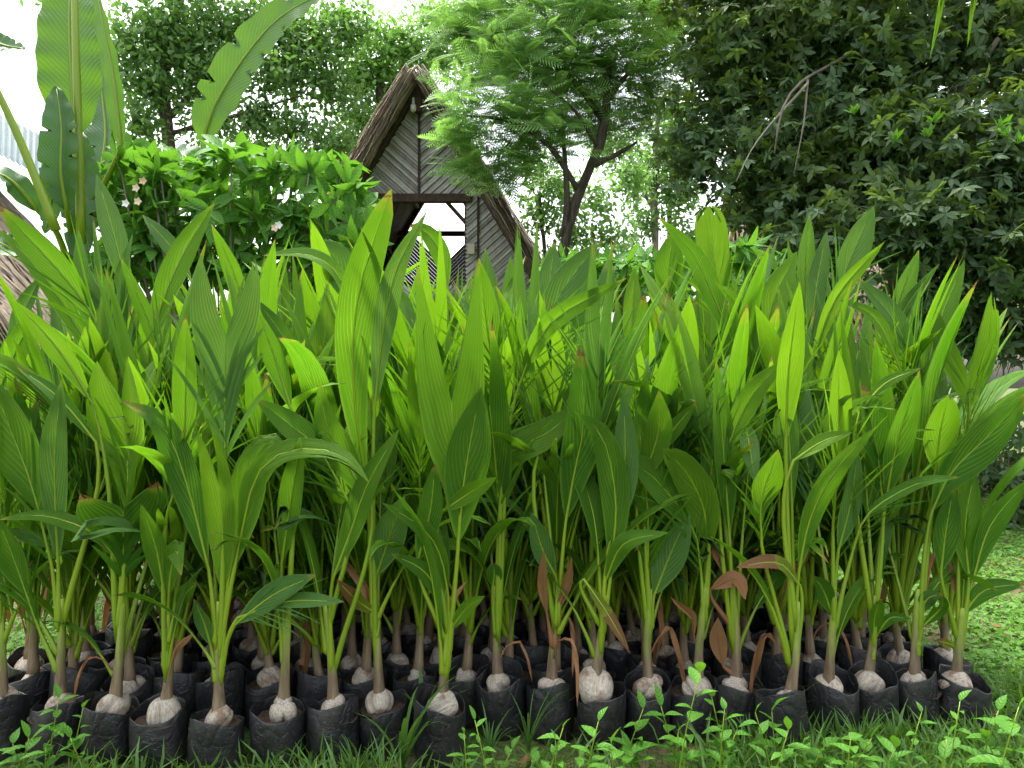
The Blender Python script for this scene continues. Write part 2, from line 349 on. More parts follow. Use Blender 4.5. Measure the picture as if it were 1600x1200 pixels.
# pool of shared leaf meshes (origin at the crown of the stem, leaning towards +X)
POOL = []
def make_pool():
    for k in range(44):
        pl = random.uniform(.22, .5); bl = random.uniform(.62, 1.0); lean = R(random.uniform(2, 20)); bend = random.uniform(.0, .7) if k % 4 else random.uniform(.9, 2.2)
        if k % 10 == 7: bl *= .6; pl *= .6; bend = 1.9
        if k >= 30: pl = random.uniform(.06, .2); bl = random.uniform(.36, .62); lean = R(random.uniform(10, 45)); bend = random.uniform(.4, 2.6)
        pts = [np.zeros(3)]; a = lean * .4; p = np.zeros(3); tot = pl + bl; n = 14
        for q in range(1, n + 1):
            fr = q / n; a = lean * min(1, .4 + fr) + bend * max(0, fr - .35) ** 2 * 1.4
            p = p + np.array([math.sin(a), random.uniform(-.01, .01), math.cos(a)]) * tot / n; pts.append(p.copy())
        kb = max(2, round(n * pl / tot)); C = pts[kb:]
        W_ = random.uniform(.042, .070) * (bl / .8) ** .7; to = random.choice([0.0, .0, .35, .75]) * W_; fe = 10 if k % 5 in (1, 3) and k < 30 else 0
        hint = np.array([-1, random.uniform(-.3, .3), .15])
        v, f, u, Cc = blade_data(C, W_, hint, 16, 9, s=.62 if to else .85, s0=.3 if fe else 0, tipoff=to, tm=random.uniform(.4, .58), blunt=random.uniform(.6, 1.0), fold=random.uniform(.1, .4), twist=random.uniform(-.5, .5), feather=fe, wave=.08)
        mt = [M_LEAF, M_LEAFB, M_LEAF, M_LEAFG, M_LEAFB][k % 5]
        lm = mesh('leaf', v, f, mt, u)
        v, f, u = petiole_data((0, 0, 0), Cc, .6, pre=[pts[max(1, kb // 2)]])
        POOL.append((lm, mesh('petiole', v, f, M_STEMGREEN, u)))
make_pool()
DEADPOOL = []
for k in range(6):
    a = [np.zeros(3), np.array([.05, 0, .10]), np.array([.12, .01, .12 + .03 * (k % 3)]), np.array([.17, .02, .02 + .03 * (k % 2)]), np.array([.19 + .02 * (k % 3), .0, -.10 - .03 * k % 3])]
    if k % 2: a = [np.zeros(3), np.array([.03, 0, .14]), np.array([.06, .01, .26]), np.array([.09 + .02 * k, .02, .38])]
    v, f, u, Cc = blade_data(a[1:], (.010 + .0022 * k), (-.6, .5, .5), 8, 8, s=.85, fold=.9, twist=1.6, pleat=.6, wave=.3)
    vb, fb, ub = tube_data(catmull(a[:3], 6), np.linspace(.005, .003, 6), 5); o = len(v)
    v = list(v) + list(vb); f = list(f) + [tuple(i + o for i in q) for q in fb]; u = list(u) + list(ub)
    DEADPOOL.append(mesh('dead_leaf', v, f, M_DEAD, u))

# bags, soil, nuts: shared variants
BAGS = []; SOILS = []; NUTS = []
def make_bag(k):
    r = random.Random(100 + k); seg = 40; vs = []; fs = []; prof = []
    H = r.uniform(.185, .215); ph = [r.uniform(0, 6.28) for _ in range(6)]
    lean = r.uniform(-.012, .012); leany = r.uniform(-.012, .012); rim = r.uniform(.012, .03)
    rows = [(0, .0), (.0, .80), (.012, .90), (.05, .965), (.10, .99), (.15, 1.0), (H, .985), (H + .004, .97), (H - .002, .945), (.14, .93)]
    for ri, (z, q) in enumerate(rows):
        for a in range(seg):
            th = 2 * math.pi * a / seg; t = min(1, z / H)
            wr = .02 * math.sin(3 * th + ph[0]) + .016 * math.sin(5 * th + ph[1] + z * 14) + .012 * math.sin(9 * th + ph[2] - z * 25) * (1 - t * .5)
            rr = .093 * q * (1 + wr) * (1.04 - .03 * t)
            zz = z + (rim * math.sin(th + ph[3]) + .006 * math.sin(3 * th + ph[4]) + .0022 * math.sin(6 * th + ph[5])) * (t ** 3 if ri < 9 else 0)
            vs.append((rr * math.cos(th) + lean * t, rr * math.sin(th) + leany * t, zz + .001))
    for a in range(len(rows) - 1):
        for b in range(seg):
            c = (b + 1) % seg; fs.append((a * seg + b, a * seg + c, (a + 1) * seg + c, (a + 1) * seg + b))
    return mesh('grow_bag', vs, fs, M_BAG)
def make_soil(k):
    r = np.random.default_rng(k); vs = [(0, 0, .172)]; fs = []
    for ring in range(1, 6):
        for a in range(24):
            th = 2 * math.pi * a / 24; rr = .088 * ring / 5; vs.append((rr * math.cos(th), rr * math.sin(th), .165 + r.uniform(-.006, .008) - .004 * ring / 5))
    for a in range(24): fs.append((0, 1 + a, 1 + (a + 1) % 24))
    for g in range(4):
        for a in range(24):
            b = (a + 1) % 24; fs.append((1 + g * 24 + a, 1 + (g + 1) * 24 + a, 1 + (g + 1) * 24 + b, 1 + g * 24 + b))
    return mesh('soil', vs, fs, M_SOIL)
def make_nut(k):
    r = random.Random(k + 50); vs = []; fs = []; su, sv = 30, 16; a0 = r.uniform(0, 6.28); el = r.uniform(1.05, 1.3); hh = r.uniform(.95, 1.25); split = r.uniform(.22, .45)
    for j in range(sv + 1):
        ph = math.pi * j / sv
        for i in range(su):
            th = 2 * math.pi * i / su; lob = abs(math.cos(1.5 * (th - a0))) ; cre = math.exp(-((lob) / .16) ** 2)
            rr = .057 * (math.sin(ph) ** .82) * (1 - split * cre * (1 if math.cos(1.5 * (th - a0) + .3) > -2 else 0) * math.sin(ph) ** .5) * (1 + .09 * math.cos(3 * (th - a0)))
            wob = 1 + .03 * math.sin(2 * th + k) + .018 * math.sin(5 * th + 3 * ph + k) + .02 * math.cos(2 * ph + th)
            zz = .06 * hh * math.cos(ph) - .012 * math.exp(-(math.sin(ph) / .3) ** 2) * (1 if ph < 1.5 else 0)
            vs.append((rr * math.cos(th) * el * wob, rr * math.sin(th) * wob, zz))
    for j in range(sv):
        for i in range(su):
            q = (i + 1) % su; fs.append((j * su + i, (j + 1) * su + i, (j + 1) * su + q, j * su + q))
    return mesh('coconut', vs, fs, M_HUSK)
for k in range(10): BAGS.append(make_bag(k)); NUTS.append(make_nut(k))
for k in range(4): SOILS.append(make_soil(k))
STEMS = []
for k in range(6):
    h = .24 + .05 * k; v, f, u = tube_data(catmull([(0, 0, -.02), (.004 * (k - 3), .003, h * .5), (.002 * (k - 2), -.004, h)], 9), np.array([.026, .021, .018, .0155, .0145, .0135, .0125, .011, .009]) * (1 + rng.uniform(-.06, .06, 9)), 10)
    STEMS.append((mesh('stem', v, f, M_STEM, u), h))

class Seedling:
    def __init__(s, X, Y, scale=1., nutoff=None, nutz=None):
        s.X, s.Y = X, Y; s.leaves = []; s.rnd = random.Random(int(X * 7919 + Y * 104729)); s.scale = scale
        s.nutoff = nutoff or (s.rnd.uniform(-.016, .016), s.rnd.uniform(-.016, .01)); s.nutz = nutz if nutz is not None else s.rnd.uniform(.15, .185)
        s.crown = None; s.label = None; s.group = None; s.nrand = None; s.hs = 1.; s.nlow = s.rnd.choice([3, 3, 4])
    def base(s):
        r = s.rnd; s.root = empty('coconut_seedling', (s.X, s.Y, 0))
        b = link('grow_bag', r.choice(BAGS), s.root); b.rotation_euler = (r.uniform(-.05, .05), r.uniform(-.05, .05), r.uniform(0, 6.28)); b.scale = (s.scale * r.uniform(.93, 1.05), s.scale * r.uniform(.93, 1.05), r.uniform(.9, 1.08))
        so_ = link('soil', r.choice(SOILS), s.root); so_.rotation_euler = (0, 0, r.uniform(0, 6.28)); so_.scale = (s.scale * .98, s.scale * .98, .97)
        c = link('coconut', r.choice(NUTS), s.root, (s.nutoff[0], s.nutoff[1], s.nutz)); q = r.uniform(.66, .86) if not getattr(s, 'bignut', 0) else 1.05; c.scale = (q * 1.08, q * r.uniform(.95, 1.1), q * 1.05)
        c.rotation_euler = (r.uniform(-1.1, 1.1), r.uniform(-1.1, 1.1), r.uniform(0, 6.28))
        s.ntop = (s.nutoff[0], s.nutoff[1], s.nutz + .035)
    def stem(s):
        r = s.rnd
        if s.crown is None:
            me, h = r.choice(STEMS); st = link('stem', me, s.root, s.ntop); rx, ry = r.uniform(-.07, .07), r.uniform(-.07, .07)
            st.rotation_euler = (rx, ry, 0); m = st.rotation_euler.to_matrix(); s.top = Vector(s.ntop) + m @ Vector((0, 0, h)); s.ax = m @ Vector((0, 0, 1)); s.h = h
        else:
            a = np.array(s.ntop) - np.array([0, 0, .03]); b = np.array(s.crown); mid = (a + b) / 2 + np.array([r.uniform(-.01, .01), r.uniform(-.01, .01), 0])
            v, f, u = tube_data(catmull([a, mid, b], 10), np.array([.027, .022, .019, .0165, .0155, .0145, .0135, .0125, .011, .0085]) * (1 + rng.uniform(-.05, .05, 10)), 10)
            link('stem', mesh('stem', v, f, M_STEM, u), s.root); s.top = Vector(s.crown); s.ax = (Vector(b) - Vector(a)).normalized(); s.h = (Vector(b) - Vector(a)).length
    def pool_leaf(s, k, rz, up, sc, tilt):
        lm, pm = POOL[k]; o = link('leaf', lm, s.root, s.top - s.ax * up + Vector((math.cos(rz), math.sin(rz), 0)) * .009); o.rotation_euler = (0, tilt, rz); o.scale = (sc, sc, sc)
        # tilt about local Y before turning about Z
        o.rotation_euler = (Matrix.Rotation(rz, 3, 'Z') @ Matrix.Rotation(tilt, 3, 'Y')).to_euler()
        link('petiole', pm, o)
    def dead(s, k=None):
        r = s.rnd; o = link('dead_leaf', DEADPOOL[r.randrange(6) if k is None else k], s.root, Vector(s.ntop) + s.ax * r.uniform(.02, s.h * .6))
        o.rotation_euler = (0, 0, r.uniform(0, 6.28)); q = r.uniform(.6, 1.0); o.scale = (q, q, q)
    def finish(s):
        r = s.rnd; s.base(); s.stem()
        for lf in s.leaves: s.traced(lf)
        nr = s.nrand if s.nrand is not None else max(3, r.randint(6, 8) - len(s.leaves)); a0 = r.uniform(0, 6.28)
        for k in range(s.nlow):
            s.pool_leaf(30 + r.randrange(14), (a0 + 1.1 + k * 2.2 + r.uniform(-.4, .4)) if not getattr(s, 'front', 0) else r.choice([0, 3.14]) + r.uniform(-.3, .9), r.uniform(s.h * .25, s.h * .8), r.uniform(.75, 1.15), r.uniform(-.05, .25))
        for k in range(nr):
            s.pool_leaf(r.randrange(30), (a0 + k * 2.4 + r.uniform(-.4, .4)) if not getattr(s, 'front', 0) else r.uniform(.6, 2.5), r.uniform(s.h * .1, s.h * .7), r.uniform(.82, 1.12) * s.hs * (1 if k else 1.05), r.uniform(-.06, .2))
        for k in range(r.choice([0, 0, 1, 1])): s.dead()
        tag(s.root, s.label, 'seedling', s.group)
    def traced(s, lf):
        D = s.Y; o = np.array([s.X, s.Y, 0]); pts = []; n = len(lf['p']); dl = lf.get('dl', s.rnd.uniform(-.16, 0) if getattr(s, 'front', 0) else s.rnd.uniform(-.10, .10))
        for k, (x, y) in enumerate(lf['p']):
            q = np.array(P(x, y, D + lf.get('d0', 0) + dl * (k / (n - 1)) ** 1.5)) - o; pts.append(q)
        w = lf['w'] / F * D / 2 * (1. if lf.get('to') or lf['w'] < 30 else .86); hy = lf.get('yaw', s.rnd.uniform(-.35, .35)); hint = unit(np.array([hy, -1, lf.get('up', .25)]))
        ln_ = math.hypot(lf['p'][0][0] - lf['p'][-1][0], lf['p'][0][1] - lf['p'][-1][1])
        fe = lf.get('fe', 7 if ln_ > 150 and s.rnd.random() < .4 and lf.get('m') in ('n', 'g', 'b') else 0); to = lf.get('to', 0) / F * D
        sp = lf.get('s', .62 if to else .86)
        v, f, u, C = blade_data(pts, max(w, to + .006), hint, 20, 13, s=sp, s0=.28 if fe else 0, tipoff=to, tm=lf.get('tm', .5), blunt=lf.get('bl', .92), fold=lf.get('fold', s.rnd.uniform(.08, .3)), twist=lf.get('tw', s.rnd.uniform(-.25, .25)), feather=fe, wave=.06)
        mt = {'n': M_LEAF, 'b': M_LEAFB, 'g': M_LEAFG, 't': M_LEAFT, 'd': M_DEAD}[lf.get('m', 'n')]
        ob = link('leaf' if lf.get('m') != 'd' else 'dead_leaf', mesh('leaf', v, f, mt, u), s.root)
        if lf.get('m') == 't': ob['label'] = 'yellowing leaf drying to orange brown'
        z0 = pts[0][2]; tz = s.top[2]; up = s.h * s.rnd.uniform(.25, .75)
        if z0 < tz - up + .05: up = min(s.h * .9, tz - z0 + .08)
        org = s.top - s.ax * up; hd = Vector((pts[0][0] - org[0], -.02 + pts[0][1] - org[1], 0)); org = org + hd.normalized() * .009
        vv, ff, uu = petiole_data(org, C, sp)
        link('petiole', mesh('petiole', vv, ff, M_STEMGREEN if lf.get('m') != 'd' else M_DEAD, uu), ob)

def lf(pts, w, m='n', **k): return dict(p=pts, w=w, m=m, **k)
# front row: bag x, rim y, nut x, nut y, crown x, crown y, what sets it apart, its leaves as seen
FRONT = [
 (-4, 1092, 4, 1100, 2, 960, 'cut off by the left edge of the picture', [lf([(20, 960), (0, 880), (-30, 800)], 60), lf([(0, 900), (-10, 760), (0, 640)], 60)]),
 (86, 1096, 106, 1098, 97, 935, 'at far left with weeds before its bag', [lf([(80, 880), (50, 760), (12, 660), (-12, 590)], 84, 'n', fe=5), lf([(91, 880), (87, 790), (86, 700), (97, 590)], 56, 'g'), lf([(62, 985), (28, 890), (-6, 800)], 62), lf([(150, 690), (90, 620), (25, 572)], 22, up=.8)]),
 (171, 1097, 188, 1098, 192, 930, 'with a broad dark split leaf low at left', [lf([(192, 905), (193, 850), (192, 795), (186, 755)], 120, 'n', to=52, s=.72, tm=.75), lf([(198, 815), (200, 730), (192, 650), (182, 560)], 120, 'b', fe=9, to=30, s=.7), lf([(186, 880), (150, 835), (70, 806), (-4, 812)], 24, 'b', up=.8), lf([(145, 630), (110, 572), (70, 520), (18, 467)], 40, 'b')]),
 (250, 1106, 257, 1108, 262, 960, 'with a short leaf folded over at its tip', [lf([(258, 935), (245, 860), (220, 786)], 44), lf([(264, 930), (268, 890), (276, 860), (284, 900)], 42, 'b', up=.7), lf([(277, 950), (288, 930), (308, 910)], 26, 'b'), lf([(262, 800), (285, 720), (290, 600), (290, 492)], 50, 'b')]),
 (336, 1113, 340, 1108, 342, 940, 'with a tall grey-green leaf forked like a V', [lf([(352, 720), (352, 620), (352, 520), (357, 398)], 108, 'g', to=43, s=.6, tm=.72, fe=7, yaw=0, fold=.1, tw=0), lf([(349, 930), (347, 810), (335, 720), (315, 655)], 50, 'b', to=12), lf([(326, 890), (296, 770), (255, 665), (188, 625)], 56, 'n', up=.5), lf([(358, 900), (382, 790), (398, 720), (425, 688), (455, 712)], 66, 'b', up=.5), lf([(374, 850), (398, 750), (440, 708), (500, 702), (545, 718), (578, 756)], 46, 'b', up=.6, dl=-.16, tm=.4), lf([(330, 1010), (318, 970), (303, 935)], 32, 'g'), lf([(368, 975), (430, 928), (495, 898)], 46, 'g', up=.5, dl=-.08), lf([(372, 965), (450, 940), (538, 940)], 24, 'g', up=.6, dl=-.1)]),
 (436, 1102, 441, 1100, 452, 930, 'just right of the one forked like a V', [lf([(440, 880), (455, 780), (470, 680)], 50), lf([(455, 640), (430, 560), (400, 480)], 40)]),
 (521, 1100, 520, 1104, 507, 940, 'with a long leaf slanting to upper left', [lf([(548, 790), (500, 705), (455, 665), (398, 622)], 48, 'n', up=.4), lf([(520, 905), (550, 825), (575, 755), (625, 668)], 46), lf([(580, 790), (535, 710), (510, 660), (500, 596)], 56, 'b')]),
 (600, 1088, 592, 1086, 582, 930, 'with the tallest bright blade near the middle', [lf([(572, 760), (552, 600), (560, 460), (612, 293)], 66, 'b', bl=.55, yaw=.1, tm=.62), lf([(585, 640), (598, 520), (620, 420), (668, 328)], 42, 'g'), lf([(588, 900), (612, 830), (632, 775)], 58, 'g'), lf([(590, 960), (560, 940), (525, 905)], 22, 't')]),
 (686, 1098, 690, 1090, 706, 955, 'with a paired leaf like rabbit ears', [lf([(717, 830), (716, 740), (706, 640), (700, 410)], 105, 'b', to=48, s=.5, tm=.62, yaw=0, fold=.1, tw=0), lf([(716, 850), (724, 760), (735, 690), (752, 604)], 80, 'n', tm=.55), lf([(652, 880), (672, 800), (680, 724)], 46), lf([(700, 930), (688, 870), (660, 825), (596, 785)], 32, up=.5), lf([(695, 950), (665, 895), (610, 864)], 30), lf([(703, 985), (730, 950), (758, 931)], 22, 'b'), lf([(690, 800), (735, 770), (777, 745)], 28, 'b')]),
 (782, 1062, 778, 1058, 774, 915, 'with a broad leaf curling right at centre', [lf([(778, 830), (785, 750), (800, 705), (850, 680), (920, 625)], 62, 'b', tm=.35, up=.4), lf([(770, 915), (772, 900), (772, 880)], 26, bl=.4), lf([(790, 690), (812, 600), (860, 505), (980, 434)], 36, 'b'), lf([(785, 640), (765, 540), (748, 402)], 54, 'b')]),
 (862, 1068, 862, 1064, 872, 930, 'with dry pinkish leaves at its base', [lf([(884, 815), (897, 740), (912, 660), (906, 536)], 68, 'n', fold=.15), lf([(862, 672), (920, 674), (985, 705)], 22, up=.8), lf([(868, 900), (848, 860), (830, 800)], 40, 'g'), lf([(855, 960), (848, 915), (850, 860)], 16, 'd'), lf([(868, 960), (885, 915), (893, 870)], 16, 'd')]),
 (938, 1078, 929, 1058, 947, 930, 'with a big bare nut above its bag', [lf([(955, 890), (962, 780), (940, 680), (896, 642)], 54), lf([(945, 910), (975, 850), (1045, 832)], 36, up=.6), lf([(950, 860), (975, 740), (975, 610)], 50, 'g'), lf([(912, 905), (950, 960), (985, 1022)], 18, 't', up=.5)]),
 (1008, 1068, 1014, 1062, 1016, 920, 'right beside the one with the big nut', [lf([(1012, 895), (1012, 800), (1005, 720), (995, 640)], 66), lf([(1022, 930), (1050, 860), (1078, 800)], 60, 'g'), lf([(998, 760), (1028, 680), (1030, 608)], 50, 'b'), lf([(1018, 720), (1045, 680), (1088, 628)], 30, 'b')]),
 (1080, 1066, 1092, 1064, 1104, 910, 'at right with a low broad leaf drooping left', [lf([(1096, 900), (1082, 825), (1020, 745), (964, 708)], 58, 'n', up=.5), lf([(1108, 860), (1098, 790), (1070, 735), (1036, 700)], 62, 'b', bl=.5), lf([(1110, 830), (1125, 740), (1148, 745), (1150, 740)], 26, 'b')]),
 (1156, 1066, 1152, 1062, 1142, 905, 'with a crumpled dead leaf by its stem', [lf([(1124, 780), (1140, 690), (1180, 610), (1232, 560)], 40, 'b'), lf([(1130, 1040), (1122, 1000), (1122, 965)], 26, 'd'), lf([(1110, 920), (1150, 905), (1165, 938)], 26, 'd', up=.6), lf([(1160, 650), (1170, 690), (1180, 756)], 32, 'g'), lf([(1140, 840), (1130, 700), (1118, 560)], 46)]),
 (1223, 1088, 1242, 1082, 1246, 940, 'at right with a low leaf drying orange', [lf([(1248, 895), (1266, 810), (1305, 735), (1370, 665)], 42), lf([(1250, 915), (1215, 880), (1150, 886)], 26, 't', up=.7), lf([(1190, 850), (1190, 780), (1216, 702)], 54, 'b'), lf([(1240, 720), (1285, 690), (1333, 675)], 24, 'b', up=.6), lf([(1228, 690), (1232, 580), (1250, 438)], 48, 'b', yaw=0)]),
 (1300, 1068, 1296, 1060, 1304, 930, 'with a twin-lobed pale husk at right', [lf([(1300, 960), (1285, 920), (1270, 900)], 34), lf([(1330, 870), (1355, 805), (1430, 757), (1502, 745)], 20, 'n', up=.8), lf([(1302, 820), (1310, 690), (1310, 545)], 44, 'b'), lf([(1310, 860), (1330, 780), (1340, 700)], 50, 'g')]),
 (1362, 1062, 1358, 1056, 1368, 930, 'with two small rounded leaves near its base', [lf([(1380, 790), (1368, 690), (1346, 600)], 66, 'n'), lf([(1384, 780), (1402, 690), (1438, 575)], 52, 'n'), lf([(1366, 1000), (1366, 965), (1376, 934)], 26, 'b', bl=.5), lf([(1370, 990), (1392, 965), (1424, 968)], 18), lf([(1345, 640), (1385, 598), (1440, 575)], 18, 'b')]),
 (1432, 1060, 1432, 1048, 1434, 920, 'second from the right end of the front row', [lf([(1456, 800), (1485, 740), (1545, 680), (1612, 610)], 72, 'n'), lf([(1462, 740), (1468, 680), (1481, 617)], 64, 'b', bl=.5), lf([(1436, 960), (1450, 935), (1472, 928)], 26, 'g'), lf([(1440, 980), (1470, 950), (1470, 930)], 20)]),
 (1500, 1062, 1490, 1060, 1504, 950, 'at the right end of the front row', [lf([(1514, 905), (1508, 820), (1524, 730)], 52, 'n'), lf([(1520, 905), (1548, 820), (1612, 745)], 46, 'n'), lf([(1505, 960), (1540, 922), (1605, 912)], 28, 'n', up=.6), lf([(1470, 895), (1478, 830), (1490, 760)], 44), lf([(1490, 1010), (1478, 1005), (1462, 1000)], 14, 't')]),
]
PL = []
for i, (bx, by, nx, ny, cx, cy, txt, ls) in enumerate(FRONT):
    D = 1.15 * F / (by - 600); X = (bx - 800) / F * D
    q = P(nx, ny, D - .02); s = Seedling(X, D, nutoff=(max(-.022, min(.022, q[0] - X)), -.008), nutz=max(.16, min(.215 if i == 11 else .185, q[2])))
    c = P(cx, cy, D); s.crown = (c[0] - X, .0, max(.42, c[2])); s.leaves = ls; s.label = 'front-row coconut seedling ' + txt; s.txt = txt; s.group = 'coconut seedlings in the front row'; s.front = True
    s.nrand = 1; s.nlow = 1; s.bignut = i == 11; PL.append(s)
# rows behind
ROWS = [PL[:]]
ordn = ['second', 'third', 'fourth', 'fifth', 'sixth', 'seventh', 'eighth', 'ninth', 'tenth']
for r in range(1, 10):
    row = []; nx = 21; off = .5 * (r % 2)
    for k in range(nx):
        X = -1.98 + (k + off) * .187 + random.uniform(-.02, .02)
        if X > 1.93: continue
        Y = 2.70 + .095 * max(-1.2, min(1.9, X)) * 1.0 + .10 + .188 * r + random.uniform(-.02, .02)
        s = Seedling(X, Y, scale=random.uniform(.96, 1.02)); s.nlow += 2 if r < 4 else 0; s.hs = (random.uniform(.95, 1.14) if random.random() > .22 else random.uniform(.7, .9)) + .02 * r
        s.label = 'coconut seedling in the %s row of black bags from the front' % ordn[r - 1]; s.group = 'coconut seedlings in the %s row' % ordn[r - 1]
        row.append(s); PL.append(s)
    ROWS.append(row)
for fs_ in ROWS[0]:                        # second row: each named by the front-row seedling before it
    c_ = min((q for q in ROWS[1] if not getattr(q, 'named', 0)), key=lambda q: abs(q.X / q.Y - fs_.X / fs_.Y))
    c_.named = 1; c_.label = 'second-row coconut seedling behind the one ' + fs_.txt
# leaves that stand out above the block: distance, leaf, label of the plant that carries it
TOPS = [
 (3.0, lf([(182, 590), (150, 500), (90, 420), (-6, 318)], 50, 'b'), 'with a long bright leaf slanting to the left edge'),
 (3.05, lf([(170, 600), (120, 510), (60, 420), (-12, 350)], 34, 'b'), None),
 (3.7, lf([(200, 470), (186, 395), (168, 330), (150, 270)], 42, 'g'), 'with a pale pointed leaf in front of the banana plant'),
 (3.3, lf([(202, 580), (185, 480), (165, 430), (172, 365)], 92, 'g', to=42, s=.45, tm=.6), 'with a wide forked leaf under the banana plant'),
 (3.2, lf([(255, 590), (235, 510), (210, 450), (188, 402)], 26, 'n'), 'with a narrow dark leaf browned at its tip, at left'),
 (3.4, lf([(236, 530), (262, 450), (295, 380), (336, 316)], 52, 'b'), 'with a bright leaf tipped red before the flowering shrub'),
 (3.8, lf([(390, 520), (370, 440), (350, 390), (330, 350)], 36, 'b'), None),
 (3.9, lf([(300, 440), (270, 390), (245, 360), (222, 335)], 30, 'g'), None),
 (3.0, lf([(235, 645), (205, 590), (160, 548), (108, 530)], 38, 'b', up=.5), None),
 (2.95, lf([(-5, 620), (20, 560), (54, 488)], 50, 'n'), None),
 (3.2, lf([(10, 540), (40, 480), (66, 428)], 36, 'g'), None),
 (3.5, lf([(548, 480), (525, 425), (480, 398), (410, 399)], 26, 'b', up=.6), 'with a thin leaf arching left beneath the shrub'),
 (3.9, lf([(552, 480), (535, 425), (515, 395), (490, 385)], 60, 'g', bl=.5), None),
 (3.2, lf([(492, 630), (505, 550), (512, 454)], 44, 'b'), None),
 (3.1, lf([(480, 600), (445, 530), (402, 468)], 36, 'n'), None),
 (4.0, lf([(700, 450), (690, 400), (668, 365), (640, 352)], 34, 'b', bl=.5, up=.5), 'with a leaf bent over in front of the hut opening'),
 (3.4, lf([(770, 610), (766, 500), (758, 386)], 48, 'g'), None),
 (3.8, lf([(800, 560), (798, 480), (797, 398)], 40, 'g'), None),
 (3.6, lf([(620, 620), (640, 540), (610, 440)], 60, 'g'), None),
 (3.3, lf([(700, 640), (670, 560), (630, 470)], 44, 'g'), None),
 (3.5, lf([(815, 610), (848, 510), (895, 430), (943, 374)], 56, 'g'), 'with a grey-green leaf slanting right below the feathery tree'),
 (4.1, lf([(850, 520), (858, 450), (866, 378)], 46, 'g'), None),
 (3.7, lf([(925, 590), (935, 500), (955, 410)], 42, 'g', bl=.4), 'with a blunt leaf dried brown along its top'),
 (3.4, lf([(1000, 640), (1002, 550), (1006, 458)], 42, 'b'), None),
 (3.8, lf([(985, 560), (988, 490), (991, 414)], 34, 'b'), None),
 (3.9, lf([(1048, 520), (1044, 440), (1051, 360)], 52, 'b'), 'with an upright bright leaf shaped like a spearhead'),
 (3.6, lf([(1145, 540), (1122, 450), (1106, 322)], 60, 'b', bl=.3, tm=.7), 'with a bright blunt-ended leaf, tallest on the right half'),
 (3.5, lf([(1155, 560), (1118, 470), (1082, 395), (1028, 338)], 38, 'n'), None),
 (3.3, lf([(1205, 600), (1170, 500), (1115, 436)], 30, 'n'), None),
 (3.5, lf([(1080, 600), (1080, 540), (1076, 470)], 38, 'b'), None),
 (3.7, lf([(1262, 500), (1258, 420), (1265, 332)], 40, 'g'), None),
 (3.6, lf([(1265, 540), (1275, 450), (1292, 360)], 40, 'g'), 'with a pale leaf pair before the dark tree'),
 (3.7, lf([(1295, 520), (1318, 430), (1366, 320)], 54, 'g'), 'with a broad pointed leaf tallest at far right'),
 (3.4, lf([(1268, 560), (1310, 460), (1384, 375)], 26, 'b'), None),
 (3.4, lf([(1188, 560), (1208, 470), (1246, 392)], 52, 'b'), None),
 (3.1, lf([(1450, 640), (1425, 560), (1390, 490), (1338, 434)], 44, 'g'), 'with a ribbed leaf leaning left against the dark tree'),
 (3.0, lf([(1425, 630), (1400, 560), (1365, 495), (1308, 467)], 22, 'b'), None),
 (3.4, lf([(1385, 560), (1405, 470), (1436, 390)], 38, 'g'), None),
 (3.3, lf([(1385, 580), (1410, 490), (1468, 411)], 24, 'g'), None),
 (3.1, lf([(1440, 640), (1462, 520), (1508, 404)], 46, 'n'), None),
 (3.1, lf([(1515, 640), (1510, 550), (1500, 460)], 96, 'b', to=40, s=.3, tm=.72, bl=.4), 'with a broad sunlit fan leaf at the right end'),
]
for D, l, txt in TOPS:
    p = P(*l['p'][0], D); best = min((s for s in PL if s.Y > 2.8 and not getattr(s, 'front', False)), key=lambda s: (s.X - p[0]) ** 2 + 1.5 * (s.Y - D) ** 2 + .03 * len(s.leaves))
    l['d0'] = (D - best.Y) * .6; best.leaves.append(l)
    if txt and not getattr(best, 'top', 0): best.top = 1; best.label = 'coconut seedling in the block, ' + txt; best.group = None
for s in PL: s.finish()

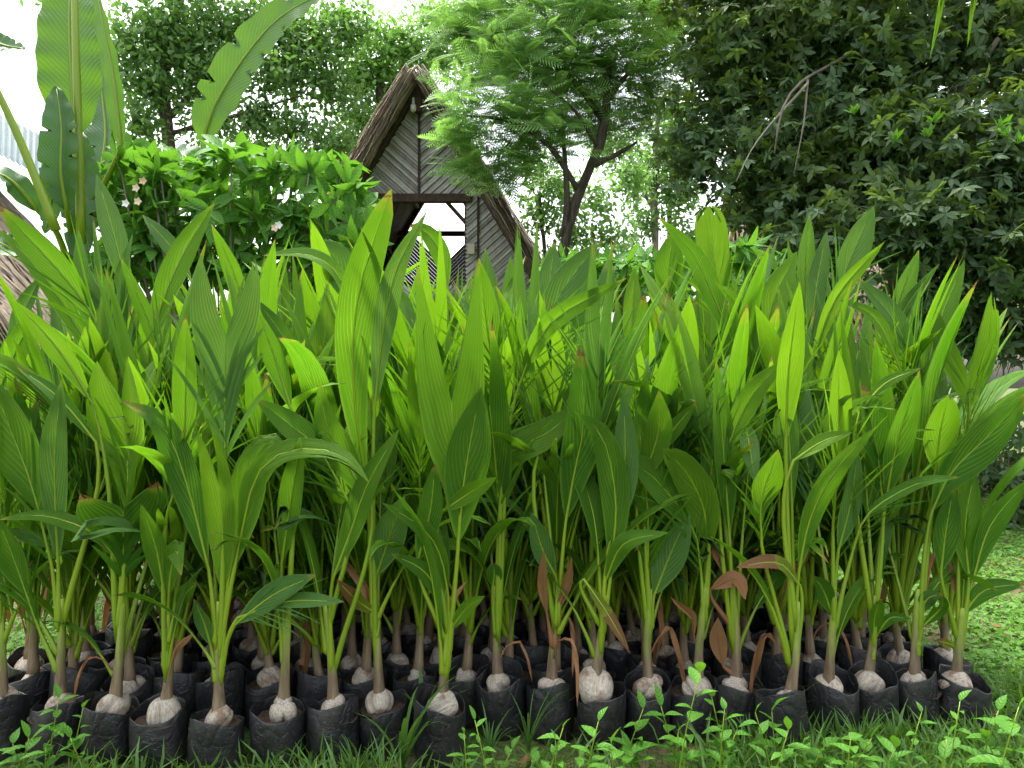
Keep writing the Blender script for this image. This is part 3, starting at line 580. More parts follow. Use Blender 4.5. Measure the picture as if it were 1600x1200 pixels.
# ------------------------------------------------------------------ scattered foliage (numpy instancing into one mesh)
def tpl_leaf(w=.34, fold=.10, droop=.12):
    v = np.array([(0, 0, 0), (.3, 0, -fold * .1), (.68, 0, -droop * .35), (1, 0, -droop), (.28, w * .85 / 2, fold * w), (.66, w * .9 / 2, fold * w - droop * .3), (.28, -w * .85 / 2, fold * w), (.66, -w * .9 / 2, fold * w - droop * .3), (.47, w / 2, fold * w - droop * .15), (.47, -w / 2, fold * w - droop * .15)], float)
    f = [(0, 1, 4), (1, 2, 5, 8), (1, 8, 4), (2, 3, 5), (0, 6, 1), (1, 9, 7, 2), (1, 6, 9), (2, 7, 3)]
    uv = np.array([(.5, 0), (.5, .3), (.5, .68), (.5, 1), (1, .28), (1, .66), (0, .28), (0, .66), (1, .47), (0, .47)], float)
    return v, f, uv
def tpl_pinnate(pairs=11):
    v = []; f = []; uv = []
    for k in range(pairs):
        x = .12 + .86 * k / pairs; l = .25 * math.sin(math.pi * (.2 + .75 * k / pairs)) + .04; w = .021; dz = -.22 * x * x
        for sg in (1, -1):
            o = len(v); d = np.array([.55, sg * .83, -.12]); sd = np.array([.83, -sg * .55, .1])
            for q, ww in ((0, .1), (.45, 1), (1, 0)):
                c = np.array([x, 0, dz]) + d * l * q
                if ww: v += [c - sd * w * ww, c + sd * w * ww]
                else: v += [c]
            f += [(o, o + 1, o + 3, o + 2), (o + 2, o + 3, o + 4)]
    o = len(v)
    for x in (0, .5, 1.): v += [np.array([x, -.007, -.22 * x * x]), np.array([x, .007, -.22 * x * x])]
    f += [(o, o + 1, o + 3, o + 2), (o + 2, o + 3, o + 5, o + 4)]
    v = np.array(v); return v, f, np.full((len(v), 2), .5)
def scatter(name, tpl, pos, xdir, zdir, sc, mat, parent=None, tint=None):
    v, f, uv = tpl; n = len(pos); k = len(v)
    X = unit(xdir); Y = unit(np.cross(zdir, X)); Z = np.cross(X, Y)
    V = pos[:, None, :] + sc[:, None, None] * (v[None, :, 0, None] * X[:, None, :] + v[None, :, 1, None] * Y[:, None, :] + v[None, :, 2, None] * Z[:, None, :])
    V = V.reshape(-1, 3); fl = np.array([i for q in f for i in q], dtype=np.int64); cnt = np.array([len(q) for q in f])
    loops = (np.arange(n)[:, None] * k + fl[None, :]).ravel(); cnts = np.tile(cnt, n); start = np.concatenate([[0], np.cumsum(cnts)[:-1]])
    me = bpy.data.meshes.new(name); me.vertices.add(len(V)); me.vertices.foreach_set('co', V.astype(np.float32).ravel())
    me.loops.add(len(loops)); me.loops.foreach_set('vertex_index', loops.astype(np.int32)); me.polygons.add(len(cnts))
    me.polygons.foreach_set('loop_start', start.astype(np.int32)); me.polygons.foreach_set('loop_total', cnts.astype(np.int32))
    ul = me.uv_layers.new(name='UVMap'); ul.data.foreach_set('uv', np.tile(uv, (n, 1))[loops].astype(np.float32).ravel())
    a = me.attributes.new('tint', 'FLOAT', 'POINT'); a.data.foreach_set('value', np.repeat(rng.uniform(0, 1, n) if tint is None else tint, k).astype(np.float32))
    me.polygons.foreach_set('use_smooth', np.ones(len(cnts), dtype=bool)); me.materials.append(mat); me.update(calc_edges=True); me.validate()
    return link(name, me, parent)
def blob_points(blobs, dens, dscale=1., shell=.55, soft=0):
    out = []
    for (px, py, D, rx, ry) in blobs:
        n = int(dens * rx * ry / 100); c = np.array(P(px, py, D)); u = unit(rng.normal(size=(n, 3))); rr = (shell + (1 - shell) * rng.uniform(0, 1, n)) * rng.uniform(.75, 1.12, n)
        if soft: rr = rng.uniform(0, 1, n) ** .5 * rng.uniform(.5, 1.45, n)
        sc = np.array([rx / F * D, (rx + ry) / 2 / F * D * dscale, ry / F * D]); out.append(c + u * rr[:, None] * sc)
    return np.vstack(out)
def rosettes(pts, per, lean=.5):
    """per leaves round every tip: positions, directions, normals"""
    n = len(pts); ax = unit(rng.normal(size=(n, 3)) * .6 + np.array([0, -.25, .55]))
    a = unit(np.cross(ax, rng.normal(size=(n, 3)))); b = np.cross(ax, a); pos = []; dr = []; nr = []
    for k in range(per):
        th = 2.4 * k + rng.uniform(-.4, .4, n); rad = a * np.cos(th)[:, None] + b * np.sin(th)[:, None]
        up = rng.uniform(-.25, lean, n)[:, None]; pos.append(pts + ax * (.02 * k / per)); dr.append(unit(rad + ax * up + np.array([0, 0, -.25]))); nr.append(unit(ax - rad * up * .6 + rng.normal(size=(n, 3)) * .15))
    return np.vstack(pos), np.vstack(dr), np.vstack(nr)
def limb_set(parent, trunk, limbs, mat, r0):
    tube('trunk', trunk, r0, r0 * .55, mat, parent, 16, 10, .12)
    for l in limbs: tube('branch', l[0], l[1], l[1] * .3, mat, parent, 12, 7, .15)

# dark broad-leaved tree on the right
t = empty('broadleaf_tree', P(1420, 600, 8.4) * 1); t.location.z = 0; T0 = t.location.copy()
def rel(px, py, D): return P(px, py, D) - T0
limb_set(t, [Vector((0, 0, -.1)), Vector((.05, .05, 1.6)), rel(1390, 300, 8.3), rel(1370, 60, 8.3), rel(1360, -60, 8.3)],
         [([rel(1372, 60, 8.3), rel(1300, 100, 7.7), rel(1250, 130, 7.4), rel(1222, 172, 7.2), rel(1210, 240, 7.1)], .026), ([rel(1262, 125, 7.45), rel(1256, 190, 7.3), rel(1240, 275, 7.2)], .012), ([rel(1262, 130, 7.4), rel(1185, 218, 7.2), rel(1150, 284, 7.1)], .014),
          ([rel(1390, 300, 8.3), rel(1480, 180, 8.0), rel(1560, 60, 7.8)], .09), ([rel(1392, 320, 8.3), rel(1300, 260, 8.1), rel(1180, 200, 8.2)], .08), ([rel(1395, 360, 8.3), rel(1500, 380, 7.6), rel(1580, 400, 7.2)], .06), ([rel(1368, 20, 8.3), rel(1200, -30, 8.4), rel(1040, 10, 9.6), rel(930, 10, 10.4)], .07),
          ([rel(1395, 380, 8.3), rel(1330, 380, 7.7), rel(1260, 410, 7.3)], .05)], M_PALEBARK, .2)
RB = [(1150, 140, 8.4, 110, 110), (1140, 40, 8.8, 90, 90), (1250, 50, 8.2, 150, 100), (1400, 80, 8.2, 150, 110), (1550, 50, 8.2, 120, 110), (1190, 270, 7.9, 95, 85), (1320, 220, 7.9, 120, 95), (1450, 230, 7.5, 120, 90), (1570, 260, 7.3, 110, 110), (1290, 380, 7.4, 100, 70), (1420, 350, 7.1, 110, 75), (1560, 400, 7.0, 110, 75), (1085, 240, 8.4, 45, 70), (930, -10, 10.6, 130, 45), (1040, 30, 10.6, 80, 70), (1500, 460, 7.2, 90, 50), (1220, 440, 8.2, 80, 60), (1590, 520, 7.4, 80, 50), (1480, 520, 7.8, 90, 50), (1660, 150, 7.6, 90, 150), (1700, 380, 7.2, 90, 150), (1350, 150, 8.8, 220, 140), (1480, 340, 8.4, 220, 120), (1250, 330, 8.6, 130, 120), (1380, -60, 8.2, 240, 60), (1120, -60, 8.4, 200, 50)]
pts = blob_points(RB, 4.9, .8, .2, 1) - np.array(T0); order = np.argsort(pts[:, 1]); pts = pts[order]
pp, dd, nn = rosettes(pts[60:], 8)
scatter('crown', tpl_leaf(.38, .1, .2), pp, dd, nn, rng.uniform(.06, .15, len(pp)), M_DARK, t)['kind'] = 'stuff'
# nearest leaf tufts as pieces of their own
TUFT = []
for k in range(6):
    q, d_, n_ = rosettes(np.zeros((1, 3)), 9); TUFT.append(scatter('leaf_tuft', tpl_leaf(.38, .1, .2), q, d_, n_, rng.uniform(.1, .16, len(q)), M_DARK).data)
    bpy.data.objects.remove(bpy.data.objects['leaf_tuft'])
for k in range(60):
    o = link('leaf_tuft', TUFT[k % 6], t, pts[k]); o.rotation_euler = (random.uniform(-.3, .5), random.uniform(-.3, .3), random.uniform(0, 6.28))
# fresh shoots, light green
fr = np.array([np.array(P(x, y, D)) - np.array(T0) for x, y, D in ((1455, 190, 7.0), (1450, 215, 7.0), (1395, 222, 6.9), (1560, 200, 6.7), (1575, 215, 6.7), (1590, 225, 6.7), (1335, 180, 7.1))])
for q in fr:
    a_, b_, c_ = rosettes(q[None], 9, 1.6); scatter('fresh_shoot', tpl_leaf(.3, .1, .1), a_, unit(b_ + np.array([0, 0, .9])), c_, rng.uniform(.08, .15, len(a_)), M_WEED, t)
tag(t, 'large dark glossy broad-leaved tree with pale drooping twigs on the right', 'tree')

# feathery tree beside the hut
t = empty('feathery_tree', (P(872, 600, 9.2).x, 9.2, 0)); T0 = t.location.copy()
limb_set(t, [Vector((0, 0, -.1)), rel(872, 480, 9.2), rel(880, 390, 9.2), rel(905, 300, 9.2), rel(930, 245, 9.2), rel(945, 190, 9.3), rel(950, 100, 9.4)],
         [([rel(880, 370, 9.2), rel(886, 320, 9.15), rel(882, 240, 9.1), rel(878, 170, 9.0)], .05), ([rel(925, 258, 9.2), rel(965, 240, 9.3), rel(995, 222, 9.5)], .05), ([rel(905, 300, 9.2), rel(860, 230, 9.0), rel(800, 190, 8.8), rel(720, 180, 8.7)], .045),
          ([rel(945, 190, 9.3), rel(880, 110, 9.4), rel(780, 60, 9.6), rel(680, 50, 10)], .045), ([rel(947, 160, 9.3), rel(990, 110, 9.5), rel(1020, 150, 9.6)], .04), ([rel(935, 230, 9.2), rel(900, 175, 9.0), rel(850, 130, 8.9)], .03)], M_BARK, .09)
NB = [(720, 40, 10.2, 60, 40), (778, 90, 10, 70, 55), (738, 182, 8.7, 36, 30), (765, 232, 8.8, 42, 26), (805, 170, 8.9, 62, 50), (830, 90, 9.2, 100, 70), (890, 40, 9.5, 100, 60), (950, 110, 9.5, 80, 70), (1010, 170, 9.6, 50, 70), (850, 210, 9.1, 80, 45), (930, 190, 9.6, 70, 40), (780, 20, 9.8, 90, 45), (960, 20, 9.7, 80, 40), (870, 140, 10.2, 120, 90), (770, 285, 9.2, 30, 22), (735, 128, 9.2, 34, 28), (870, -60, 9.6, 200, 50), (820, 250, 9.4, 40, 40), (712, 160, 8.9, 28, 24), (706, 212, 8.8, 32, 26), (735, 262, 8.9, 34, 20), (790, 270, 9.0, 34, 22), (1030, 90, 9.8, 60, 80), (740, 60, 10.4, 60, 40)]
pts = blob_points(NB, 5.3, 1.1, .12, 1) - np.array(T0); n = len(pts)
d = unit(rng.normal(size=(n, 3)) * np.array([1, 1, .25]) + np.array([-.15, -.2, .12])); z = unit(np.array([0, -.6, .8]) + rng.normal(size=(n, 3)) * .4)
scatter('crown', tpl_pinnate(), pts, d, z, rng.uniform(.26, .5, n), M_NEEM, t)['kind'] = 'stuff'
tag(t, 'feathery bright green tree with leaning dark trunk overhanging the hut', 'tree')

def far_tree(name, base, D, trunk, limbs, blobs, dens, size, mat, bark, label, r0=.12, per=5, shell=.2):
    global T0
    t = empty(name, (P(base, 600, D).x, D, 0)); T0 = t.location.copy()
    limb_set(t, [Vector((0, 0, -.1))] + [rel(*q) for q in trunk], [([rel(*q) for q in l], r) for l, r in limbs], bark, r0)
    p = blob_points(blobs, dens * 1.5, .9, shell) - np.array(T0); a, b, c = rosettes(p, per); a = a + rng.normal(size=a.shape) * .09; b = unit(b + rng.normal(size=b.shape) * .5)
    scatter('crown', tpl_leaf(.42, .1, .15), a, b, c, rng.uniform(*size, len(a)), mat, t)['kind'] = 'stuff'
    tag(t, label, 'tree')
far_tree('loose_crowned_tree', 268, 13, [(270, 330, 13), (262, 210, 13), (255, 120, 13), (275, 20, 13)],
         [([(258, 190, 13), (330, 120, 13), (420, 60, 13)], .06), ([(262, 210, 13), (370, 180, 12.8), (470, 150, 13)], .05), ([(256, 120, 13), (220, 60, 13)], .05)],
         [(260, 50, 13, 90, 70), (380, 40, 13, 100, 55), (445, 115, 13, 80, 65), (330, 130, 13, 80, 55), (520, 140, 13.5, 60, 70), (540, 40, 13.5, 70, 55), (400, 190, 13, 60, 35), (240, 140, 12.8, 50, 55), (300, -40, 13, 200, 40), (90, -8, 12.5, 60, 22), (300, 90, 13.2, 110, 80), (470, 60, 13.2, 110, 70), (330, 195, 13, 70, 30), (460, 200, 13, 60, 35), (220, 200, 12.6, 40, 50), (200, 90, 12.8, 40, 80), (520, 230, 13, 50, 40), (420, 240, 13.4, 60, 25)], 3.6, (.09, .17), M_PALE, M_BARK, 'tall loose-crowned tree with sky showing through, behind the banana plant', .16)
far_tree('bushy_tree', 590, 14.5, [(590, 400, 14.5), (592, 200, 14.5), (595, 90, 14.5)], [([(592, 240, 14.5), (560, 180, 14.5), (540, 130, 14.5)], .05), ([(594, 160, 14.5), (640, 90, 14.5), (660, 60, 14.5)], .05)],
         [(600, 110, 14.5, 60, 50), (565, 180, 14.5, 45, 60), (640, 75, 14.5, 50, 40), (540, 240, 14.5, 45, 50), (690, 90, 14.5, 60, 40), (690, 30, 14.5, 70, 40), (600, 60, 14.5, 50, 40), (560, 120, 14.5, 50, 50)], 5.5, (.09, .15), M_NEEM, M_BARK, 'mid green bushy tree close behind the left slope of the hut roof', .13)
far_tree('slender_tree', 1024, 16, [(1024, 400, 16), (1022, 320, 16), (1024, 240, 16), (1030, 160, 16)], [([(1022, 330, 16), (1000, 290, 16), (980, 250, 16)], .04), ([(1023, 300, 16), (1050, 250, 16)], .04)],
         [(1010, 270, 16, 50, 50), (1060, 300, 16, 45, 70), (1060, 190, 16, 40, 60), (1010, 350, 16, 35, 30), (1080, 380, 16, 40, 40), (960, 230, 16, 50, 50), (1060, 240, 16, 50, 60), (975, 390, 16, 60, 20)], 4.2, (.10, .17), M_PALE, M_PALEBARK, 'slender pale-trunked tree in the gap between feathery tree and dark tree', .1)
far_tree('slim_forked_tree', 1046, 17, [(1046, 400, 17), (1048, 300, 17), (1060, 180, 17)], [([(1047, 330, 17), (1035, 260, 17)], .03)], [(1040, 220, 17, 40, 50), (990, 310, 17, 30, 40)], 2.6, (.10, .17), M_PALE, M_BARK, 'slim dark-trunked tree just right of the slender pale trunk', .08)
far_tree('small_airy_tree', 850, 13, [(852, 420, 13), (846, 350, 13), (842, 300, 13)], [([(848, 370, 13), (870, 330, 13)], .03)], [(845, 330, 13, 40, 45), (900, 370, 13, 45, 40), (955, 370, 13, 50, 25), (860, 285, 13, 35, 35), (935, 310, 13, 30, 30), (890, 300, 13.5, 40, 40), (985, 280, 13.5, 40, 50), (830, 260, 13.5, 40, 40)], 3.4, (.09, .16), M_PALE, M_BARK, 'small airy tree behind the leaning trunk, right of the hut', .06)

# ------------------------------------------------------------------ thatched hut
HD = 12.0; u = HD / F
hx = (655 - 800) * u; hut = empty('thatched_hut', (hx, HD, 0))
def hz(py): return CAMZ - (py - 600) * u
def hzr(py): return CAMZ - (py - 600) / F * (HD + 4.2)
apex = hz(140); k_sl = .60; zb = .9; depth = 4.2
def half(z): return (apex - z) * k_sl
ow = .75; ozt, ozb = hz(312), hz(446)
def slats(parent, y, sgn, gap, pitch, mat, hole, hb=None):
    hb = hb or hole; c45 = math.sqrt(.5); k = -40
    for k in range(-20, 110):
        for side in (-1, 1):
            # centre line of the slat meets the middle at z0 and climbs outwards at 42 degrees
            z0 = zb - 2.0 + k * pitch; tn = math.tan(R(42)); seg = []; cur = None
            for q in range(0, 180):
                x = .012 + q * .015; z = z0 + tn * x
                ok = z > zb and z < apex - .05 and x < half(z) - .03 and not (x < ow and ozb < z < ozt)
                if ok: cur = [x, x] if cur is None else [cur[0], x]
                elif cur: seg.append(cur); cur = None
            if cur: seg.append(cur)
            for a, b in seg:
                if b - a < .04: continue
                mb = MB(); ln = (b - a) / math.cos(R(42)); cx = (a + b) / 2; ang = R(42)
                rot = Matrix.Rotation(-side * ang, 3, 'Y')
                mb.box((0, 0, 0), (ln, .022, pitch * math.cos(ang) * .88))
                o = mb.build('slat', mat, parent); o.location = (side * cx, y + (.010 if k % 2 else -.010) + random.uniform(-.004, .004), z0 + tn * cx); o.rotation_euler = (random.uniform(-.1, .1), -side * ang + random.uniform(-.006, .006), 0)
slats(hut, 0, 1, .86, .066, M_SLAT, True)
back = empty('rear_wall', (0, 0, 0)); back.parent = hut
bk = MB()
def tri_pr(pts_):
    n_ = len(pts_); bk.add([(x, .03, z) for x, z in pts_] + [(x, .045, z) for x, z in pts_], [tuple(range(n_)), tuple(reversed(range(n_, 2 * n_)))] + [(i, (i + 1) % n_, n_ + (i + 1) % n_, n_ + i) for i in range(n_)])
tri_pr([(-half(ozt) + .05, ozt), (half(ozt) - .05, ozt), (0, apex - .1)])
for sg in (-1, 1): tri_pr([(sg * ow, ozb), (sg * (half(ozb) - .05), ozb), (sg * (half(ozt) - .05), ozt - .003), (sg * ow, ozt - .003)])
tri_pr([(-half(zb) + .05, zb), (half(zb) - .05, zb), (half(ozb) - .05, ozb - .003), (-half(ozb) + .05, ozb - .003)])
bk.build('gap_shade_backing', M_BROWNWOOD, hut)  # dark sheet added behind the slats to draw the shade in their gaps
for k in range(-30, 60):
    for side in (-1, 1):
        z0 = zb - 2 + k * .085; tn = 1.0; cur = None; seg = []
        for q in range(0, 180):
            x = .012 + q * .015; z = z0 + tn * x; ok = z > zb and z < apex - .1 and x < half(z) - .05 and not (x < 1.1 and hzr(362) < z < hzr(296))
            if ok: cur = [x, x] if cur is None else [cur[0], x]
            elif cur: seg.append(cur); cur = None
        if cur: seg.append(cur)
        for a, b in seg:
            if b - a < .05: continue
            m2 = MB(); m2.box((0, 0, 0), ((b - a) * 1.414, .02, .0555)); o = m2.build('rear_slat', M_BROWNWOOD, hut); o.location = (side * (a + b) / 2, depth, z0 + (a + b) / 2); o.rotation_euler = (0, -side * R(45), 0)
bpy.data.objects.remove(back)
def beam(name, a, b, w, mat=M_BROWNWOOD):
    a, b = Vector(a), Vector(b); d = b - a; mb = MB(); mb.box((0, 0, 0), (w, w, d.length)); o = mb.build(name, mat, hut); o.location = (a + b) / 2; o.rotation_euler = d.to_track_quat('Z', 'Y').to_euler(); return o
beam('lintel', (-ow - .1, -.02, ozt + .015), (ow + .1, -.02, ozt + .015), .13)
beam('rear_lintel', (-1.1, depth - .06, hzr(296)), (1.1, depth - .06, hzr(296)), .12); beam('rear_rail', (-1.5, depth - .06, hzr(366)), (1.5, depth - .06, hzr(366)), .1)
for sg in (-1, 1):
    beam('window_post', (sg * (ow + .03), .06, ozb), (sg * (ow + .03), .06, ozt), .09); beam('brace', (sg * ow, .12, ozt - .35), (sg * (ow - .3), .12, ozt - .02), .06)
    for y in (.1, depth - .1): beam('corner_post', (sg * 1.6, y, 0), (sg * 1.6, y, apex - 1.6 / k_sl - .08), .14)
    beam('barge_rafter', (0, -.12, apex + .02), (sg * half(zb + .3), -.12, zb + .3), .10); beam('rear_rafter', (0, depth + .1, apex + .02), (sg * half(zb + .3), depth + .1, zb + .3), .10)
    for z in (apex - .9, apex - 1.9, apex - 2.9): beam('purlin', (sg * (half(z) + .03), -.3, z), (sg * (half(z) + .03), depth + .3, z), .07)
beam('king_post', (0, -.14, apex - .42), (0, -.14, apex + .06), .11); beam('centre_batten', (0, -.03, ozt + .07), (0, -.03, apex - .2), .035); beam('side_batten', (.96, -.03, zb), (.96, -.03, apex - 1.75), .03)
beam('floor_edge', (-1.8, -.02, zb), (1.8, -.02, zb), .14)
mb = MB(); mb.box((0, 0, 0), (.11, .05, .16)); o = mb.build('switch_box', noisy('box_paint', (.38, .34, .25), (.5, .46, .36), 8), hut); o.location = (.85, -.05, hz(390))
# lamp under the ridge
lamp = MB(); lamp.tube([(0, 0, 0), (0, 0, -.05), (0, 0, -.1)], .02, .03); prof = [(0, .02), (-.02, .045), (-.07, .052), (-.11, .04), (-.13, .012)]
pt = [(0, 0, -.1 + z) for z, r in prof]; v, f, uu = tube_data(pt, [r for z, r in prof], 12); lamp.add(v, f, uu)
o = lamp.build('bulb', M_LAMP, hut, True); o.location = (-.07, -.2, hz(160))
# thatch: bed plus loose fronds
def thatch_side(parent, sg, ztop, zbot, y0, y1, slope, fr, dens=260, name='thatch'):
    bed = MB(); nrm = Vector((sg * 1, 0, slope)).normalized()
    a = Vector((0, 0, ztop)); b = Vector((sg * (ztop - zbot) * slope, 0, zbot)); th = .09
    vs = []
    for p_, off in ((a, .03), (b, .03), (b, th), (a, th)):
        for y in (y0, y1): q = p_ + nrm * off; vs.append((q.x, y, q.z))
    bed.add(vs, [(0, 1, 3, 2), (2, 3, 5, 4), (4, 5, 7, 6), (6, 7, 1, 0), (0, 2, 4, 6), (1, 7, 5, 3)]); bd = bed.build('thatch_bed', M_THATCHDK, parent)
    dv = (b - a).normalized(); Ln = (b - a).length; V = []; Fc = []
    n = int(dens * Ln)
    for q in range(n):
        front = q % 3 == 0
        y = y0 + random.uniform(-.16, .12) if front else random.uniform(y0, y1); s_ = random.uniform(-.05, Ln - .05); l = random.uniform(.4, 1.0); w = random.uniform(.01, .04)
        st = a + dv * s_ + nrm * random.uniform(-.06 if front else th - .01, th + .10); st.y = y
        dd_ = (dv + Vector((0, random.uniform(-.25, .25) - (.12 if front else 0), 0)) + nrm * random.uniform(-.02, .12)).normalized(); sd_ = dd_.cross(nrm).normalized()
        o_ = len(V)
        for j in range(4):
            t_ = j / 3; c = st + dd_ * l * t_ + Vector((0, 0, -.18 * l * t_ * t_)); ww = w * (1 - t_ * .75)
            V += [c - sd_ * ww, c + nrm * ww * .5, c + sd_ * ww]
        for j in range(3):
            for c in range(2): Fc.append((o_ + j * 3 + c, o_ + j * 3 + c + 1, o_ + j * 3 + c + 4, o_ + j * 3 + c + 3))
    o = link(name, mesh(name, V, Fc, M_THATCH, None, False), parent); o['kind'] = 'stuff'
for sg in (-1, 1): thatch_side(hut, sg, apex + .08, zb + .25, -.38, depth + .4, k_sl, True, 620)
rc = MB()
for q in range(26):
    y = -.42 + (depth + .85) * q / 25; rc.tube([(-.28, y, apex - .16), (-.05, y, apex + .17), (.06, y + .03, apex + .17), (.30, y + .03, apex - .2)], .03, .03, 7, 5)
rc.build('ridge_cap', M_THATCH, hut, True)
tag(hut, 'thatched hut with chevron slat gable and see-through opening at the centre', 'hut')

# thatched roofs at the picture's sides
def side_hut(x, y, rz, ztop, zbot, width, label, blue=False):
    h = empty('thatched_shelter', (x, y, 0), rz)
    for sg in (-1, 1): thatch_side(h, sg, ztop, zbot, -width / 2, width / 2, .9, True, 300 * width)
    hw = (ztop - zbot) * .9 * .75
    for a in (-1, 1):
        for b in (-1, 1): tube('post', [(a * hw, b * width * .42, 0), (a * hw, b * width * .42, zbot + .4)], .07, .06, M_BROWNWOOD, h, 4, 8)
        mb = MB(); mb.box((a * hw, 0, zbot + .25), (.08, width * .95, .08)); mb.build('beam', M_BROWNWOOD, h)
    k = 0
    for b in (-1, 1):
        for q in range(12):
            mb = MB(); mb.box((0, 0, 0), (hw * 2 - .1, .02, .10)); o = mb.build('wall_slat', M_SLAT, h); o.location = (0, b * width * .4, .2 + q * .125)
    tag(h, label, 'shelter'); return h
side_hut(-8.0, 8.9, R(8), 4.75, 1.9, 3.6, 'thatched roof behind the banana plant at the left edge')
side_hut(7.2, 11.2, R(80), 4.6, 2.2, 7.5, 'thatched shelter half hidden behind the dark tree at right')
bb = empty('metal_roofed_building', (-9.6, 12.0, 0))
mb = MB(); mb.box((.2, 0, 1.75), (3.6, 2.6, 3.5)); mb.build('wall', noisy('plaster', (.3, .29, .27), (.42, .41, .38), 4, .9), bb)
c4 = [P(-150, 95, 11.4), P(70, 214, 11.4), P(68, 275, 9.7), P(-150, 165, 9.7)]; c4 = [q - Vector((-9.6, 12.0, 0)) for q in c4]; nx_ = 46; V = []; Fc = []
for q in range(nx_ + 1):
    t_ = q / nx_; up_ = Vector((0, 0, .018 * (1 if q % 2 else -1))); V += [c4[0].lerp(c4[1], t_) + up_, c4[3].lerp(c4[2], t_) + up_]
for q in range(nx_): Fc.append((2 * q, 2 * q + 1, 2 * q + 3, 2 * q + 2))
o = link('metal_roof', mesh('metal_roof', V, Fc, M_BLUE, None, False), bb); sm = o.modifiers.new('t', 'SOLIDIFY'); sm.thickness = .01
tag(bb, 'building with pale blue metal roof at the far left edge', 'building')

# ------------------------------------------------------------------ flowering shrub with pieces
def leaf_mesh(name, l, w, mat, droop=.25, fold=.25, nseg=7, rag=0., wavy=.03):
    V = []; Fc = []; UV = []
    for j in range(nseg + 1):
        t_ = j / nseg; ww = w / 2 * max(.02, math.sin(math.pi * (t_ ** .85))) ; z = -droop * l * t_ * t_; x = l * t_
        for c, s_ in enumerate((-1, -.5, 0, .5, 1)):
            V.append((x, s_ * ww, z + abs(s_) * ww * fold + wavy * l * math.sin(j * 1.7 + c) * abs(s_) * .4)); UV.append((.5 + s_ / 2, t_))
    for j in range(nseg):
        for c in range(4): Fc.append((j * 5 + c, j * 5 + c + 1, j * 5 + c + 6, j * 5 + c + 5))
    return mesh(name, V, Fc, mat, UV)
SH = [leaf_mesh('leaf', .19 + .02 * k, .07 + .006 * (k % 3), M_SHRUB, .15 + .1 * (k % 4), .2, 5) for k in range(6)]
def shrub(name, x, D, base_px, tips, label, nparts, flowers=(), extra=0):
    sh = empty(name, (P(base_px, 600, D).x, D, 0)); o3 = np.array(sh.location); pp_ = []
    for k, (px, py, d_) in enumerate(tips):
        q = np.array(P(px, py, d_)) - o3
        if k % 3 == 0: tube('branch', [(random.uniform(-.15, .15), random.uniform(-.1, .1), 0), (q[0] * .5, q[1] * .5, q[2] * .45), (q[0] * .9, q[1] * .9, q[2] * .85), q], .022, .006, M_PALEBARK, sh, 8, 6)
        pp_.append(q)
    a, b, c = rosettes(np.array(pp_), 9, .9); idx = np.argsort(a[:, 1] + rng.uniform(0, .3, len(a))); keep = idx[:nparts]
    for k in keep:
        X = Vector(b[k]); Z = Vector(c[k]); Y = Z.cross(X).normalized(); Z = X.cross(Y)
        o = link('leaf', SH[random.randrange(6)], sh); m = Matrix((X, Y, Z)).transposed().to_4x4(); m.translation = Vector(a[k]); sc_ = random.uniform(.7, 1.1); o.matrix_basis = m @ Matrix.Scale(sc_, 4)
    rest = idx[nparts:]
    if len(rest): scatter('foliage', tpl_leaf(.4, .15, .2), a[rest], b[rest], c[rest], rng.uniform(.14, .22, len(rest)), M_SHRUB, sh)['kind'] = 'stuff'
    for (px, py, d_, mt) in flowers:
        f_ = MB(); c0 = np.array(P(px, py, d_)) - o3
        for q in range(5):
            an = q * 1.257; d1 = np.array([math.cos(an), -.35, math.sin(an)]); s1 = np.array([-math.sin(an), -.1, math.cos(an)])
            f_.add([c0, c0 + d1 * .016 + s1 * .012, c0 + d1 * .03, c0 + d1 * .016 - s1 * .012], [(0, 1, 2, 3)])
        f_.build('flower', mt, sh)
    tag(sh, label, 'shrub'); return sh
tips = []
for k in range(230):
    x = random.uniform(160, 572); top = np.interp(x, [150, 190, 240, 330, 400, 470, 540, 580], [275, 235, 240, 232, 222, 238, 255, 300]); y = top + (440 - top) * random.random() ** 1.1 + random.uniform(0, 12)
    tips.append((x, y, random.uniform(5.0, 5.9)))
shrub('flowering_shrub', 0, 5.5, 360, tips, 'bright green flowering shrub with small white blooms, between banana plant and hut', 300,
      [(213, 294, 4.95, M_PEACH), (224, 283, 4.95, M_PEACH), (197, 318, 4.95, M_WHITE), (216, 315, 4.95, M_PEACH), (430, 356, 4.95, M_PEACH), (436, 352, 4.95, M_WHITE)])
tips = [(random.gauss(1150, 32), random.uniform(372, 450), random.uniform(6.1, 6.5)) for k in range(16)]
shrub('leafy_shrub', 0, 6.3, 1150, tips, 'small leafy green shrub poking up before the dark tree', 150)
tips = [(random.uniform(850, 1090), random.uniform(405, 470), random.uniform(6.2, 7)) for k in range(70)]
shrub('low_shrub', 0, 6.6, 970, tips, 'low green shrub behind the block under the feathery tree', 200)

